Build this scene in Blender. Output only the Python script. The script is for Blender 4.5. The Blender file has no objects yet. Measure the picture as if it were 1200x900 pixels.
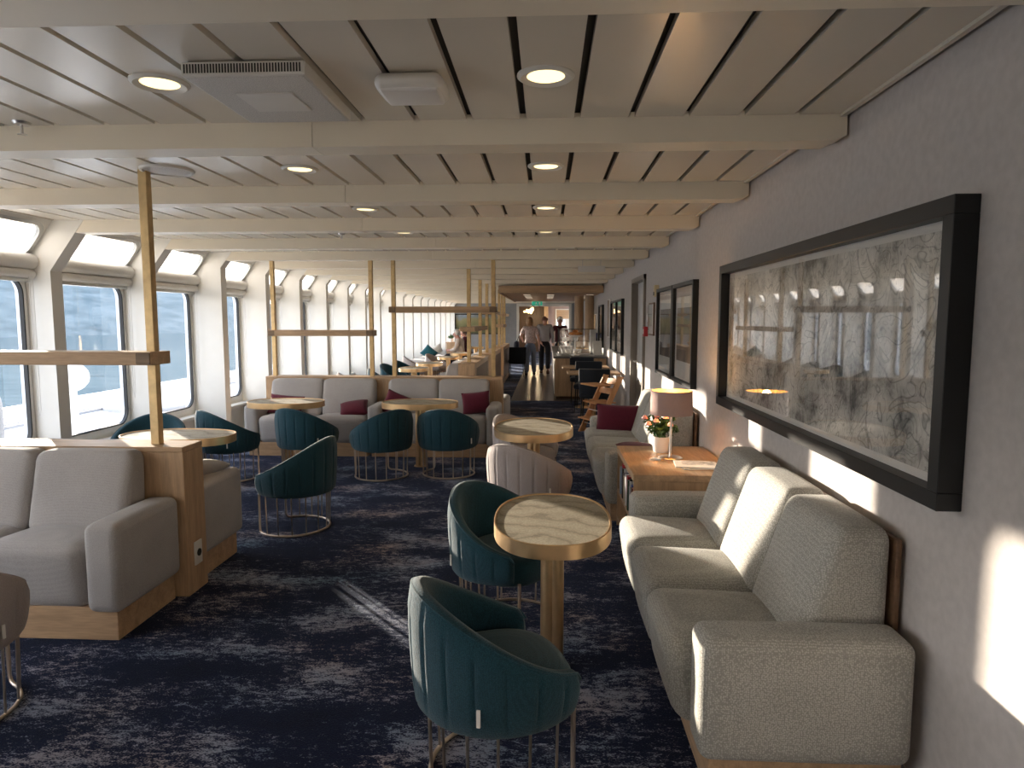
import bpy, bmesh, math, random
from mathutils import Vector, Matrix, Euler
from mathutils.geometry import tessellate_polygon
random.seed(7)
PI = math.pi
C = bpy.context.scene.collection
R = math.radians

# ------------------------------------------------------------------ mesh builder
class MB:
    def __init__(s):
        s.v = []; s.f = []; s.mi = []
    def add(s, vs, fs, M=None, m=0):
        b = len(s.v)
        for p in vs:
            p = Vector(p)
            s.v.append(M @ p if M else p)
        for f in fs:
            s.f.append(tuple(i + b for i in f)); s.mi.append(m)
        return s
    def box(s, x0, x1, y0, y1, z0, z1, M=None, m=0):
        vs = [(x0,y0,z0),(x1,y0,z0),(x1,y1,z0),(x0,y1,z0),(x0,y0,z1),(x1,y0,z1),(x1,y1,z1),(x0,y1,z1)]
        fs = [(0,3,2,1),(4,5,6,7),(0,1,5,4),(1,2,6,5),(2,3,7,6),(3,0,4,7)]
        return s.add(vs, fs, M, m)
    def rbox(s, x0, x1, y0, y1, z0, z1, r=0.01, seg=2, M=None, m=0):
        bm = bmesh.new()
        bmesh.ops.create_cube(bm, size=1)
        for v in bm.verts:
            v.co = Vector(((x0+x1)/2 + v.co.x*(x1-x0), (y0+y1)/2 + v.co.y*(y1-y0), (z0+z1)/2 + v.co.z*(z1-z0)))
        r = min(r, 0.49*min(x1-x0, y1-y0, z1-z0))
        bmesh.ops.bevel(bm, geom=bm.edges[:], offset=r, segments=seg, profile=0.5, affect='EDGES')
        bm.verts.index_update()
        s.add([v.co.copy() for v in bm.verts], [tuple(v.index for v in f.verts) for f in bm.faces], M, m)
        bm.free()
        return s
    def soft(s, c, size, r, puff=(0,0,0), n=8, warp=None, M=None, m=0):
        """rounded, puffed cushion: c centre, size full extents, r corner radius"""
        hx, hy, hz = [d/2 for d in size]
        r = min(r, hx, hy, hz)
        h = (hx, hy, hz)
        vs = []; fs = []; idx = {}
        def P(q):
            k = (round(q[0],5), round(q[1],5), round(q[2],5))
            if k in idx: return idx[k]
            inner = [max(-(h[i]-r), min(h[i]-r, q[i]*h[i])) for i in range(3)]
            d = Vector([q[i]*h[i]-inner[i] for i in range(3)])
            p = Vector(inner) + (d.normalized()*r if d.length > 1e-9 else d)
            for i in range(3):
                if puff[i]:
                    a, b = [j for j in range(3) if j != i]
                    w = (1-q[a]**2)*(1-q[b]**2)
                    p[i] += puff[i]*w*q[i]
            p += Vector(c)
            if warp: p = Vector(warp(p))
            idx[k] = len(vs); vs.append(p)
            return idx[k]
        # sample positions denser near the edges
        def samp(hh):
            e = min(1.0, r/hh)
            ts = []
            k = 4
            for i in range(k+1): ts.append(-1 + e*(1-math.cos(i/k*PI/2)) if e < 1 else -1+i/k)
            mid = [-1+e + (2-2*e)*j/n for j in range(1, n)] if e < 1 else []
            ts += mid
            ts += [-t for t in reversed(ts[:k+1]) if -t not in ts]
            return sorted(set(round(t, 6) for t in ts))
        S = [samp(hh) for hh in h]
        for ax in range(3):
            a, b = [(1,2),(2,0),(0,1)][ax]
            for sg in (-1, 1):
                for i in range(len(S[a])-1):
                    for j in range(len(S[b])-1):
                        quad = []
                        for (u, w) in ((i,j),(i+1,j),(i+1,j+1),(i,j+1)):
                            q = [0,0,0]; q[ax] = sg; q[a] = S[a][u]; q[b] = S[b][w]
                            quad.append(P(q))
                        if sg < 0: quad.reverse()
                        fs.append(tuple(quad))
        return s.add(vs, fs, M, m)
    def tube(s, pts, r, n=8, closed=False, M=None, m=0, cap=True):
        pts = [Vector(p) for p in pts]
        N = len(pts); rs = r if isinstance(r, (list, tuple)) else [r]*N
        vs = []; fs = []
        up = None
        for i, p in enumerate(pts):
            a = pts[(i-1) % N] if (closed or i > 0) else p
            b = pts[(i+1) % N] if (closed or i < N-1) else p
            t = (b-a).normalized()
            if up is None:
                up = Vector((0,0,1)) if abs(t.z) < 0.9 else Vector((1,0,0))
            x = t.cross(up)
            if x.length < 1e-6: x = t.cross(Vector((0,1,0)))
            x.normalize(); y = x.cross(t); y.normalize(); up = y
            for k in range(n):
                an = 2*PI*k/n
                vs.append(p + x*math.cos(an)*rs[i] + y*math.sin(an)*rs[i])
        for i in range(N if closed else N-1):
            j = (i+1) % N
            for k in range(n):
                l = (k+1) % n
                fs.append((i*n+k, j*n+k, j*n+l, i*n+l))
        if cap and not closed:
            fs.append(tuple(range(n-1,-1,-1))[::-1]); fs.append(tuple((N-1)*n+k for k in range(n))[::-1])
        return s.add(vs, fs, M, m)
    def cyl(s, p0, p1, r, n=16, M=None, m=0):
        return s.tube([p0, p1], r, n, M=M, m=m)
    def lathe(s, prof, n=24, c=(0,0,0), sx=1, sy=1, M=None, m=0):
        """prof [(r,z)...]; closed at ends when r==0"""
        vs = []; fs = []; rings = []
        for (r, z) in prof:
            if r < 1e-6:
                rings.append([len(vs)]); vs.append((c[0], c[1], c[2]+z))
            else:
                ids = []
                for k in range(n):
                    a = 2*PI*k/n
                    ids.append(len(vs)); vs.append((c[0]+r*sx*math.cos(a), c[1]+r*sy*math.sin(a), c[2]+z))
                rings.append(ids)
        for A, B in zip(rings, rings[1:]):
            for k in range(n):
                l = (k+1) % n
                if len(A) == 1 and len(B) == 1: continue
                if len(A) == 1: fs.append((A[0], B[l], B[k]))
                elif len(B) == 1: fs.append((A[k], A[l], B[0]))
                else: fs.append((A[k], A[l], B[l], B[k]))
        return s.add(vs, fs, M, m)
    def prism(s, poly, axis, a0, a1, M=None, m=0):
        """poly 2D outline extruded along axis ('x': (y,z), 'y': (x,z), 'z': (x,y))"""
        n = len(poly)
        def P(q, a):
            return {'x': (a, q[0], q[1]), 'y': (q[0], a, q[1]), 'z': (q[0], q[1], a)}[axis]
        vs = [P(q, a0) for q in poly] + [P(q, a1) for q in poly]
        fs = [(i, (i+1) % n, n+(i+1) % n, n+i) for i in range(n)]
        tri = tessellate_polygon([[Vector((q[0], q[1], 0)) for q in poly]])
        for t in tri:
            fs.append(tuple(t)); fs.append(tuple(n+i for i in reversed(t)))
        return s.add(vs, fs, M, m)
    def grid(s, fn, nu, nv, cu=False, cv=False, M=None, m=0):
        vs = []
        for i in range(nu):
            for j in range(nv):
                vs.append(fn(i/(nu if cu else nu-1), j/(nv if cv else nv-1)))
        fs = []
        for i in range(nu if cu else nu-1):
            for j in range(nv if cv else nv-1):
                a = i*nv+j; b = ((i+1) % nu)*nv+j
                c = ((i+1) % nu)*nv+(j+1) % nv; d = i*nv+(j+1) % nv
                fs.append((a, b, c, d))
        return s.add(vs, fs, M, m)
    def build(s, name, mat, parent=None, smooth=True, angle=40, fix=True):
        me = bpy.data.meshes.new(name)
        me.from_pydata([tuple(p) for p in s.v], [], s.f)
        mats = mat if isinstance(mat, (list, tuple)) else [mat]
        for q in mats: me.materials.append(q)
        if len(mats) > 1: me.polygons.foreach_set('material_index', s.mi)
        if fix:
            bm = bmesh.new(); bm.from_mesh(me)
            bmesh.ops.remove_doubles(bm, verts=bm.verts[:], dist=1e-5)
            bmesh.ops.recalc_face_normals(bm, faces=bm.faces[:])
            bm.to_mesh(me); bm.free()
        if smooth:
            me.polygons.foreach_set('use_smooth', [True]*len(me.polygons))
            me.set_sharp_from_angle(angle=R(angle))
        me.update()
        o = bpy.data.objects.new(name, me)
        C.objects.link(o)
        if parent: o.parent = parent
        return o

def tag(o, label, cat, group=None):
    o['label'] = label; o['category'] = cat
    if group: o['group'] = group
    return o
def thing(name, label, cat, loc=(0,0,0), rz=0, group=None):
    o = bpy.data.objects.new(name, None); C.objects.link(o)
    o.empty_display_size = 0.1
    o.location = loc; o.rotation_euler = (0, 0, rz)
    return tag(o, label, cat, group)
def struct(o):
    o['kind'] = 'structure'; return o
def dup(root, loc=None, rz=None, label=None, group=None, scale=None):
    r = root.copy(); C.objects.link(r)
    if loc is not None: r.location = loc
    if rz is not None: r.rotation_euler = (0, 0, rz)
    if scale is not None: r.scale = scale
    if label: r['label'] = label
    if group: r['group'] = group
    for ch in list(root.children):
        c = ch.copy(); C.objects.link(c); c.parent = r
        for g in list(ch.children):
            d = g.copy(); C.objects.link(d); d.parent = c
    return r

# ------------------------------------------------------------------ materials
def newmat(name):
    m = bpy.data.materials.new(name); m.use_nodes = True
    nt = m.node_tree
    return m, nt, nt.nodes['Principled BSDF'], nt.nodes, nt.links
def node(ns, t, **k):
    n = ns.new(t)
    for a, v in k.items():
        if a.startswith('i_'): n.inputs[a[2:].replace('_', ' ')].default_value = v
        else: setattr(n, a, v)
    return n
def coords(ns, ln, scale=(1,1,1), kind='Object', rot=(0,0,0)):
    tc = ns.new('ShaderNodeTexCoord'); mp = ns.new('ShaderNodeMapping')
    mp.inputs['Scale'].default_value = scale; mp.inputs['Rotation'].default_value = rot
    ln.new(tc.outputs[kind], mp.inputs['Vector'])
    return mp.outputs['Vector']
def ramp(ns, ln, fac, stops):
    r = ns.new('ShaderNodeValToRGB')
    e = r.color_ramp.elements
    while len(e) < len(stops): e.new(0.5)
    for x, (p, c) in zip(e, stops):
        x.position = p; x.color = (c, c, c, 1) if isinstance(c, (int, float)) else (*c, 1)
    ln.new(fac, r.inputs['Fac'])
    return r.outputs['Color']
def mix(ns, ln, fac, a, b, mode='MIX'):
    n = ns.new('ShaderNodeMix'); n.data_type = 'RGBA'; n.blend_type = mode
    for sock, v in ((n.inputs['Factor'], fac), (n.inputs['A'], a), (n.inputs['B'], b)):
        if hasattr(v, 'is_linked') or isinstance(v, bpy.types.NodeSocket): ln.new(v, sock)
        elif isinstance(v, (int, float)): sock.default_value = v if sock.type == 'VALUE' else (v, v, v, 1)
        else: sock.default_value = (*v, 1)
    return n.outputs['Result']
def bump(ns, ln, h, strength=0.3, dist=0.002):
    b = ns.new('ShaderNodeBump'); b.inputs['Strength'].default_value = strength; b.inputs['Distance'].default_value = dist
    ln.new(h, b.inputs['Height']); return b.outputs['Normal']

def plain(name, col, rough=0.5, metal=0, spec=0.5, var=0.06, scale=6, bmp=0, bscale=200):
    m, nt, b, ns, ln = newmat(name)
    b.inputs['Roughness'].default_value = rough; b.inputs['Metallic'].default_value = metal
    b.inputs['Specular IOR Level'].default_value = spec
    v = coords(ns, ln)
    nz = node(ns, 'ShaderNodeTexNoise', i_Scale=scale, i_Detail=3.0); ln.new(v, nz.inputs['Vector'])
    c = ramp(ns, ln, nz.outputs['Fac'], [(0.3, tuple(x*(1-var) for x in col)), (0.7, tuple(min(1, x*(1+var)) for x in col))])
    ln.new(c, b.inputs['Base Color'])
    if bmp:
        n2 = node(ns, 'ShaderNodeTexNoise', i_Scale=bscale, i_Detail=2.0); ln.new(v, n2.inputs['Vector'])
        ln.new(bump(ns, ln, n2.outputs['Fac'], bmp, 0.002), b.inputs['Normal'])
    return m

def fabric(name, col, cell=170, contrast=0.25, rough=0.9, bmp=0.5, sheen=0.15):
    m, nt, b, ns, ln = newmat(name)
    b.inputs['Roughness'].default_value = rough; b.inputs['Specular IOR Level'].default_value = 0.2
    b.inputs['Sheen Weight'].default_value = sheen; b.inputs['Sheen Roughness'].default_value = 0.5
    v = coords(ns, ln)
    vo = node(ns, 'ShaderNodeTexVoronoi', i_Scale=cell); vo.inputs['Randomness'].default_value = 0.6
    ln.new(v, vo.inputs['Vector'])
    nz = node(ns, 'ShaderNodeTexNoise', i_Scale=4.0, i_Detail=4.0); ln.new(v, nz.inputs['Vector'])
    lo = tuple(x*(1-contrast) for x in col); hi = tuple(min(1, x*(1+contrast*0.6)) for x in col)
    c1 = ramp(ns, ln, vo.outputs['Distance'], [(0.1, hi), (0.6, lo)])
    c2 = ramp(ns, ln, nz.outputs['Fac'], [(0.3, 0.88), (0.7, 1.0)])
    ln.new(mix(ns, ln, 1.0, c1, c2, 'MULTIPLY'), b.inputs['Base Color'])
    inv = node(ns, 'ShaderNodeMath', operation='SUBTRACT'); inv.inputs[0].default_value = 1.0
    ln.new(vo.outputs['Distance'], inv.inputs[1])
    ln.new(bump(ns, ln, inv.outputs[0], bmp, 0.0025), b.inputs['Normal'])
    return m

def wood(name, col, axis='x', rough=0.45, dark=0.72, fine=1.0):
    m, nt, b, ns, ln = newmat(name)
    b.inputs['Roughness'].default_value = rough; b.inputs['Specular IOR Level'].default_value = 0.35
    sc = {'x': (1.2, 14, 14), 'y': (14, 1.2, 14), 'z': (14, 14, 1.2)}[axis]
    v = coords(ns, ln, tuple(q*fine for q in sc))
    n1 = node(ns, 'ShaderNodeTexNoise', i_Scale=1.3, i_Detail=6.0, i_Roughness=0.6, i_Distortion=0.6); ln.new(v, n1.inputs['Vector'])
    n2 = node(ns, 'ShaderNodeTexNoise', i_Scale=9.0, i_Detail=4.0); ln.new(v, n2.inputs['Vector'])
    c1 = ramp(ns, ln, n1.outputs['Fac'], [(0.3, tuple(q*dark for q in col)), (0.55, col), (0.75, tuple(min(1, q*1.12) for q in col))])
    c2 = ramp(ns, ln, n2.outputs['Fac'], [(0.35, 0.8), (0.6, 1.0)])
    ln.new(mix(ns, ln, 0.7, c1, c2, 'MULTIPLY'), b.inputs['Base Color'])
    ln.new(bump(ns, ln, n2.outputs['Fac'], 0.08, 0.001), b.inputs['Normal'])
    return m

def metal(name, col, rough=0.3, var=0.12, scale=12):
    m, nt, b, ns, ln = newmat(name)
    b.inputs['Metallic'].default_value = 1.0
    v = coords(ns, ln)
    nz = node(ns, 'ShaderNodeTexNoise', i_Scale=scale, i_Detail=5.0); ln.new(v, nz.inputs['Vector'])
    ln.new(ramp(ns, ln, nz.outputs['Fac'], [(0.3, tuple(q*(1-var) for q in col)), (0.7, tuple(min(1, q*(1+var)) for q in col))]), b.inputs['Base Color'])
    ln.new(ramp(ns, ln, nz.outputs['Fac'], [(0.3, rough*0.9), (0.7, min(1, rough*1.12))]), b.inputs['Roughness'])
    return m

def emit(name, col, st):
    m, nt, b, ns, ln = newmat(name)
    b.inputs['Base Color'].default_value = (*col, 1)
    b.inputs['Emission Color'].default_value = (*col, 1); b.inputs['Emission Strength'].default_value = st
    return m

def glass_sheet(name, dirt=0.0, tint=(1,1,1)):
    m, nt, b, ns, ln = newmat(name)
    ns.remove(b); out = ns['Material Output']
    tr = ns.new('ShaderNodeBsdfTransparent'); tr.inputs['Color'].default_value = (*tint, 1)
    gl = ns.new('ShaderNodeBsdfGlossy'); gl.inputs['Roughness'].default_value = 0.02
    lw = ns.new('ShaderNodeLayerWeight'); lw.inputs['Blend'].default_value = 0.5
    pw = node(ns, 'ShaderNodeMath', operation='POWER'); ln.new(lw.outputs['Facing'], pw.inputs[0]); pw.inputs[1].default_value = 5.0
    fr = node(ns, 'ShaderNodeMath', operation='MULTIPLY_ADD'); ln.new(pw.outputs[0], fr.inputs[0]); fr.inputs[1].default_value = 0.92; fr.inputs[2].default_value = 0.11
    mx = ns.new('ShaderNodeMixShader'); ln.new(fr.outputs[0], mx.inputs['Fac'])
    ln.new(tr.outputs[0], mx.inputs[1]); ln.new(gl.outputs[0], mx.inputs[2])
    last = mx.outputs[0]
    if dirt:
        tl = ns.new('ShaderNodeBsdfTranslucent'); tl.inputs['Color'].default_value = (0.85, 0.88, 0.9, 1)
        v = coords(ns, ln, (1, 3, 1.2))
        nz = node(ns, 'ShaderNodeTexNoise', i_Scale=2.5, i_Detail=8.0, i_Roughness=0.7); ln.new(v, nz.inputs['Vector'])
        f = ramp(ns, ln, nz.outputs['Fac'], [(0.4, dirt*0.3), (0.75, dirt)])
        m2 = ns.new('ShaderNodeMixShader'); ln.new(f, m2.inputs['Fac'])
        ln.new(last, m2.inputs[1]); ln.new(tl.outputs[0], m2.inputs[2]); last = m2.outputs[0]
    ln.new(last, out.inputs['Surface'])
    return m

def carpet_mat():
    m, nt, b, ns, ln = newmat('carpet_distressed_navy')
    b.inputs['Roughness'].default_value = 0.95; b.inputs['Specular IOR Level'].default_value = 0.1
    b.inputs['Sheen Weight'].default_value = 0.12; b.inputs['Sheen Roughness'].default_value = 0.35
    b.inputs['Sheen Tint'].default_value = (0.5, 0.65, 1, 1)
    big = node(ns, 'ShaderNodeTexNoise', i_Scale=1.5, i_Detail=6.0, i_Roughness=0.62); ln.new(coords(ns, ln, (1, 1.9, 1)), big.inputs['Vector'])
    med = node(ns, 'ShaderNodeTexNoise', i_Scale=1.5, i_Detail=10.0, i_Roughness=0.8, i_Distortion=0.5); ln.new(coords(ns, ln, (12, 27, 1)), med.inputs['Vector'])
    fin = node(ns, 'ShaderNodeTexNoise', i_Scale=1.6, i_Detail=3.0); ln.new(coords(ns, ln, (70, 150, 1)), fin.inputs['Vector'])
    a = ramp(ns, ln, big.outputs['Fac'], [(0.36, 0.0), (0.68, 0.28)])
    add = node(ns, 'ShaderNodeMath', operation='ADD'); ln.new(a, add.inputs[0]); ln.new(med.outputs['Fac'], add.inputs[1])
    add2 = node(ns, 'ShaderNodeMath', operation='MULTIPLY_ADD'); ln.new(fin.outputs['Fac'], add2.inputs[0]); add2.inputs[1].default_value = 0.5; ln.new(add.outputs[0], add2.inputs[2])
    msk = ramp(ns, ln, add2.outputs[0], [(0.925, 0.0), (0.995, 0.9)])
    hue = node(ns, 'ShaderNodeTexNoise', i_Scale=0.9, i_Detail=3.0); ln.new(coords(ns, ln, (1.3, 2, 1)), hue.inputs['Vector'])
    pc = ramp(ns, ln, hue.outputs['Fac'], [(0.32, (0.17, 0.25, 0.33)), (0.48, (0.28, 0.30, 0.37)), (0.66, (0.40, 0.32, 0.29))])
    base = ramp(ns, ln, big.outputs['Fac'], [(0.3, (0.005, 0.0065, 0.015)), (0.7, (0.008, 0.012, 0.042))])
    ln.new(mix(ns, ln, msk, base, pc), b.inputs['Base Color'])
    ln.new(bump(ns, ln, fin.outputs['Fac'], 0.6, 0.006), b.inputs['Normal'])
    return m

def tile_mat():
    m, nt, b, ns, ln = newmat('dark_stone_tile')
    b.inputs['Roughness'].default_value = 0.28
    v = coords(ns, ln)
    br = node(ns, 'ShaderNodeTexBrick', i_Scale=1.0); br.offset = 0.0
    br.inputs['Color1'].default_value = (0.045, 0.04, 0.037, 1); br.inputs['Color2'].default_value = (0.06, 0.052, 0.047, 1)
    br.inputs['Mortar'].default_value = (0.015, 0.013, 0.012, 1); br.inputs['Mortar Size'].default_value = 0.008
    br.inputs['Brick Width'].default_value = 0.6; br.inputs['Row Height'].default_value = 0.6
    ln.new(v, br.inputs['Vector']); ln.new(br.outputs['Color'], b.inputs['Base Color'])
    return m

def stone_mat():
    m, nt, b, ns, ln = newmat('veined_sand_stone')
    b.inputs['Roughness'].default_value = 0.62
    v = coords(ns, ln, (1, 1, 1), rot=(0, 0, 0.35))
    wv = node(ns, 'ShaderNodeTexWave', i_Scale=2.2, i_Distortion=12.0, i_Detail=4.0); wv.bands_direction = 'Y'
    wv.inputs['Detail Scale'].default_value = 1.4; ln.new(v, wv.inputs['Vector'])
    nz = node(ns, 'ShaderNodeTexNoise', i_Scale=110.0, i_Detail=4.0); ln.new(v, nz.inputs['Vector'])
    c1 = ramp(ns, ln, wv.outputs['Fac'], [(0.0, (0.25, 0.215, 0.15)), (0.10, (0.36, 0.315, 0.225)), (1.0, (0.42, 0.37, 0.275))])
    c2 = ramp(ns, ln, nz.outputs['Fac'], [(0.35, 0.72), (0.65, 1.0)])
    ln.new(mix(ns, ln, 1.0, c1, c2, 'MULTIPLY'), b.inputs['Base Color'])
    ln.new(bump(ns, ln, nz.outputs['Fac'], 0.3, 0.002), b.inputs['Normal'])
    return m

def sketch_mat():
    """grey charcoal drawing: soft smudges and looping hand-drawn lines"""
    m, nt, b, ns, ln = newmat('charcoal_drawing')
    b.inputs['Roughness'].default_value = 0.85
    v = coords(ns, ln)
    d1 = node(ns, 'ShaderNodeTexNoise', i_Scale=2.6, i_Detail=2.0, i_Distortion=1.6); ln.new(v, d1.inputs['Vector'])
    d2 = node(ns, 'ShaderNodeTexNoise', i_Scale=5.5, i_Detail=2.5, i_Distortion=2.2); ln.new(v, d2.inputs['Vector'])
    sm = node(ns, 'ShaderNodeTexNoise', i_Scale=3.4, i_Detail=7.0, i_Roughness=0.65); ln.new(v, sm.inputs['Vector'])
    def lines(src, k, w):
        mu = node(ns, 'ShaderNodeMath', operation='MULTIPLY'); ln.new(src, mu.inputs[0]); mu.inputs[1].default_value = k
        fr = node(ns, 'ShaderNodeMath', operation='FRACT'); ln.new(mu.outputs[0], fr.inputs[0])
        su = node(ns, 'ShaderNodeMath', operation='SUBTRACT'); ln.new(fr.outputs[0], su.inputs[0]); su.inputs[1].default_value = 0.5
        ab = node(ns, 'ShaderNodeMath', operation='ABSOLUTE'); ln.new(su.outputs[0], ab.inputs[0])
        return ramp(ns, ln, ab.outputs[0], [(0.0, 0.06), (w, 1.0)])
    base = ramp(ns, ln, sm.outputs['Fac'], [(0.36, (0.12, 0.115, 0.11)), (0.46, (0.52, 0.50, 0.46)), (0.60, (0.82, 0.79, 0.73))])
    c = mix(ns, ln, 0.55, base, lines(d1.outputs['Fac'], 9, 0.11), 'MULTIPLY')
    c = mix(ns, ln, 0.4, c, lines(d2.outputs['Fac'], 8, 0.13), 'MULTIPLY')
    # darker towards the foot of the drawing
    sep = ns.new('ShaderNodeSeparateXYZ'); ln.new(v, sep.inputs[0])
    c = mix(ns, ln, 0.75, c, ramp(ns, ln, sep.outputs['Z'], [(0.0, 0.8), (0.5, 1.0)]), 'MULTIPLY')
    ln.new(c, b.inputs['Base Color'])
    return m

def landscape_mat():
    m, nt, b, ns, ln = newmat('painted_landscape')
    b.inputs['Roughness'].default_value = 0.7
    v = coords(ns, ln)
    sep = ns.new('ShaderNodeSeparateXYZ'); ln.new(v, sep.inputs[0])
    nz = node(ns, 'ShaderNodeTexNoise', i_Scale=3.0, i_Detail=6.0); ln.new(v, nz.inputs['Vector'])
    ad = node(ns, 'ShaderNodeMath', operation='MULTIPLY_ADD'); ln.new(nz.outputs['Fac'], ad.inputs[0]); ad.inputs[1].default_value = 0.5; ln.new(sep.outputs['Z'], ad.inputs[2])
    ln.new(ramp(ns, ln, ad.outputs[0], [(0.1, (0.12, 0.12, 0.05)), (0.45, (0.24, 0.22, 0.1)), (0.62, (0.2, 0.25, 0.3)), (0.8, (0.5, 0.55, 0.6))]), b.inputs['Base Color'])
    return m

def hill_mat():
    m, nt, b, ns, ln = newmat('hazy_blue_hillside')
    b.inputs['Roughness'].default_value = 1.0; b.inputs['Specular IOR Level'].default_value = 0
    v = coords(ns, ln, (0.05, 0.05, 0.16))
    nz = node(ns, 'ShaderNodeTexNoise', i_Scale=1.0, i_Detail=8.0, i_Roughness=0.65); ln.new(v, nz.inputs['Vector'])
    ln.new(ramp(ns, ln, nz.outputs['Fac'], [(0.35, (0.06, 0.09, 0.105)), (0.65, (0.125, 0.16, 0.175))]), b.inputs['Base Color'])
    return m

def sea_mat():
    m, nt, b, ns, ln = newmat('hazy_rippled_sea')
    b.inputs['Roughness'].default_value = 1.0; b.inputs['Specular IOR Level'].default_value = 0.0
    nz = node(ns, 'ShaderNodeTexNoise', i_Scale=1.0, i_Detail=6.0); ln.new(coords(ns, ln, (0.1, 0.3, 0.3)), nz.inputs['Vector'])
    ln.new(ramp(ns, ln, nz.outputs['Fac'], [(0.3, (0.05, 0.078, 0.09)), (0.7, (0.09, 0.12, 0.13))]), b.inputs['Base Color'])
    return m

def frost_mat():
    m, nt, b, ns, ln = newmat('sheer_cream_film')
    ns.remove(b); out = ns['Material Output']
    tl = ns.new('ShaderNodeBsdfTranslucent'); df = ns.new('ShaderNodeBsdfDiffuse')
    v = coords(ns, ln, (1, 1, 1))
    nz = node(ns, 'ShaderNodeTexNoise', i_Scale=40.0, i_Detail=4.0); ln.new(v, nz.inputs['Vector'])
    c = ramp(ns, ln, nz.outputs['Fac'], [(0.3, (0.78, 0.72, 0.64)), (0.7, (0.92, 0.88, 0.82))])
    ln.new(c, tl.inputs['Color']); ln.new(c, df.inputs['Color'])
    mx = ns.new('ShaderNodeMixShader'); mx.inputs['Fac'].default_value = 0.25
    ln.new(tl.outputs[0], mx.inputs[1]); ln.new(df.outputs[0], mx.inputs[2]); ln.new(mx.outputs[0], out.inputs['Surface'])
    return m

M = {}
M['carpet'] = carpet_mat(); M['tile'] = tile_mat(); M['stone'] = stone_mat()
M['ceil'] = plain('ceiling_panel_paint', (0.70, 0.645, 0.55), 0.27, var=0.03, scale=2)
M['beam'] = plain('beam_paint', (0.78, 0.71, 0.58), 0.38, var=0.03, scale=2)
M['gap'] = plain('dark_ceiling_gap', (0.03, 0.028, 0.025), 0.8)
M['wall'] = plain('woven_wallcovering', (0.53, 0.495, 0.475), 0.85, spec=0.2, var=0.06, scale=30, bmp=0.25, bscale=350)
M['greywall'] = plain('grey_end_wall_paint', (0.30, 0.31, 0.32), 0.7)
M['white'] = plain('white_paint', (0.74, 0.725, 0.68), 0.4, var=0.02)
M['hull'] = plain('hull_paint', (0.74, 0.78, 0.84), 0.5, var=0.03)
M['blind'] = plain('blind_cassette_white', (0.72, 0.70, 0.66), 0.45, var=0.03)
M['alu'] = metal('window_aluminium', (0.55, 0.55, 0.53), 0.45)
M['rubber'] = plain('black_rubber', (0.02, 0.02, 0.02), 0.6)
M['glass'] = glass_sheet('window_glass', 0.035)
M['pglass'] = glass_sheet('picture_glass')
M['frost'] = frost_mat()
M['greyfab'] = fabric('grey_woven_upholstery', (0.50, 0.49, 0.445), 150, 0.35)
M['bluefab'] = fabric('grey_lilac_upholstery', (0.46, 0.44, 0.43), 260, 0.18)
M['teal'] = fabric('teal_upholstery', (0.017, 0.072, 0.102), 260, 0.4, sheen=0.2)
M['beige'] = fabric('blush_grey_upholstery', (0.43, 0.375, 0.36), 320, 0.18)
M['burg'] = fabric('burgundy_cushion', (0.13, 0.016, 0.035), 300, 0.2)
M['tealcush'] = fabric('teal_cushion', (0.03, 0.15, 0.2), 300, 0.2)
M['navy'] = fabric('navy_upholstery', (0.016, 0.021, 0.03), 300, 0.2)
M['brown_ply'] = wood('brown_backboard', (0.16, 0.09, 0.05)); M['bracketwood'] = wood('dark_bracket', (0.24, 0.16, 0.10))
M['oak_x'] = wood('oak_along_x', (0.50, 0.335, 0.20), 'x'); M['oak_y'] = wood('oak_along_y', (0.50, 0.335, 0.20), 'y'); M['oak_z'] = wood('oak_upright', (0.50, 0.335, 0.20), 'z')
M['canopy'] = wood('canopy_oak', (0.40, 0.22, 0.11), 'x', rough=0.5)
M['beech'] = wood('orange_beech', (0.60, 0.30, 0.13), 'z')
M['brass'] = metal('aged_brass', (0.70, 0.48, 0.26), 0.36, 0.10, 14)
M['polebrass'] = metal('brushed_brass_pole', (0.56, 0.41, 0.22), 0.48, 0.15, 20)
M['wire'] = metal('champagne_wire', (0.62, 0.52, 0.42), 0.35)
M['chrome'] = metal('brushed_steel', (0.62, 0.6, 0.58), 0.3)
M['black'] = plain('black_lacquer', (0.012, 0.013, 0.014), 0.42, spec=0.35)
M['paper'] = plain('off_white_paper', (0.72, 0.70, 0.66), 0.8)
M['sketch'] = sketch_mat(); M['land'] = landscape_mat()
M['skin'] = plain('skin', (0.50, 0.29, 0.22), 0.5); M['skin2'] = plain('flushed_skin', (0.46, 0.23, 0.18), 0.5)
M['lip'] = plain('lip', (0.32, 0.12, 0.10), 0.5)
M['lampglow'] = emit('downlight_glow', (1.0, 0.80, 0.42), 1.3)
M['plastic'] = plain('white_plastic', (0.66, 0.64, 0.60), 0.4, var=0.02)
M['red'] = plain('red_plastic', (0.42, 0.02, 0.03), 0.45)
M['green'] = emit('exit_green', (0.03, 0.30, 0.19), 0.5)
M['pot'] = plain('white_ceramic', (0.78, 0.76, 0.73), 0.3, var=0.02)
M['leaf'] = plain('rose_leaf', (0.045, 0.11, 0.035), 0.5, var=0.35, scale=30)
M['petal'] = plain('pink_petal', (0.74, 0.36, 0.33), 0.6, var=0.2, scale=40)
M['soil'] = plain('potting_soil', (0.03, 0.02, 0.014), 0.9)

# ------------------------------------------------------------------ room constants
XW = 1.24           # wall with the pictures
XL = -4.45          # window wall
Y0, Y1 = -3.8, 30.0
ZC = 2.44
BP = 1.345          # beam / fin pitch
def BY(k): return 2.91 + BP*k
KMIN, KMAX = -4, 20
GP = 0.2248         # ceiling panel pitch
BZ0, BTH = 2.335, 0.15

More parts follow.
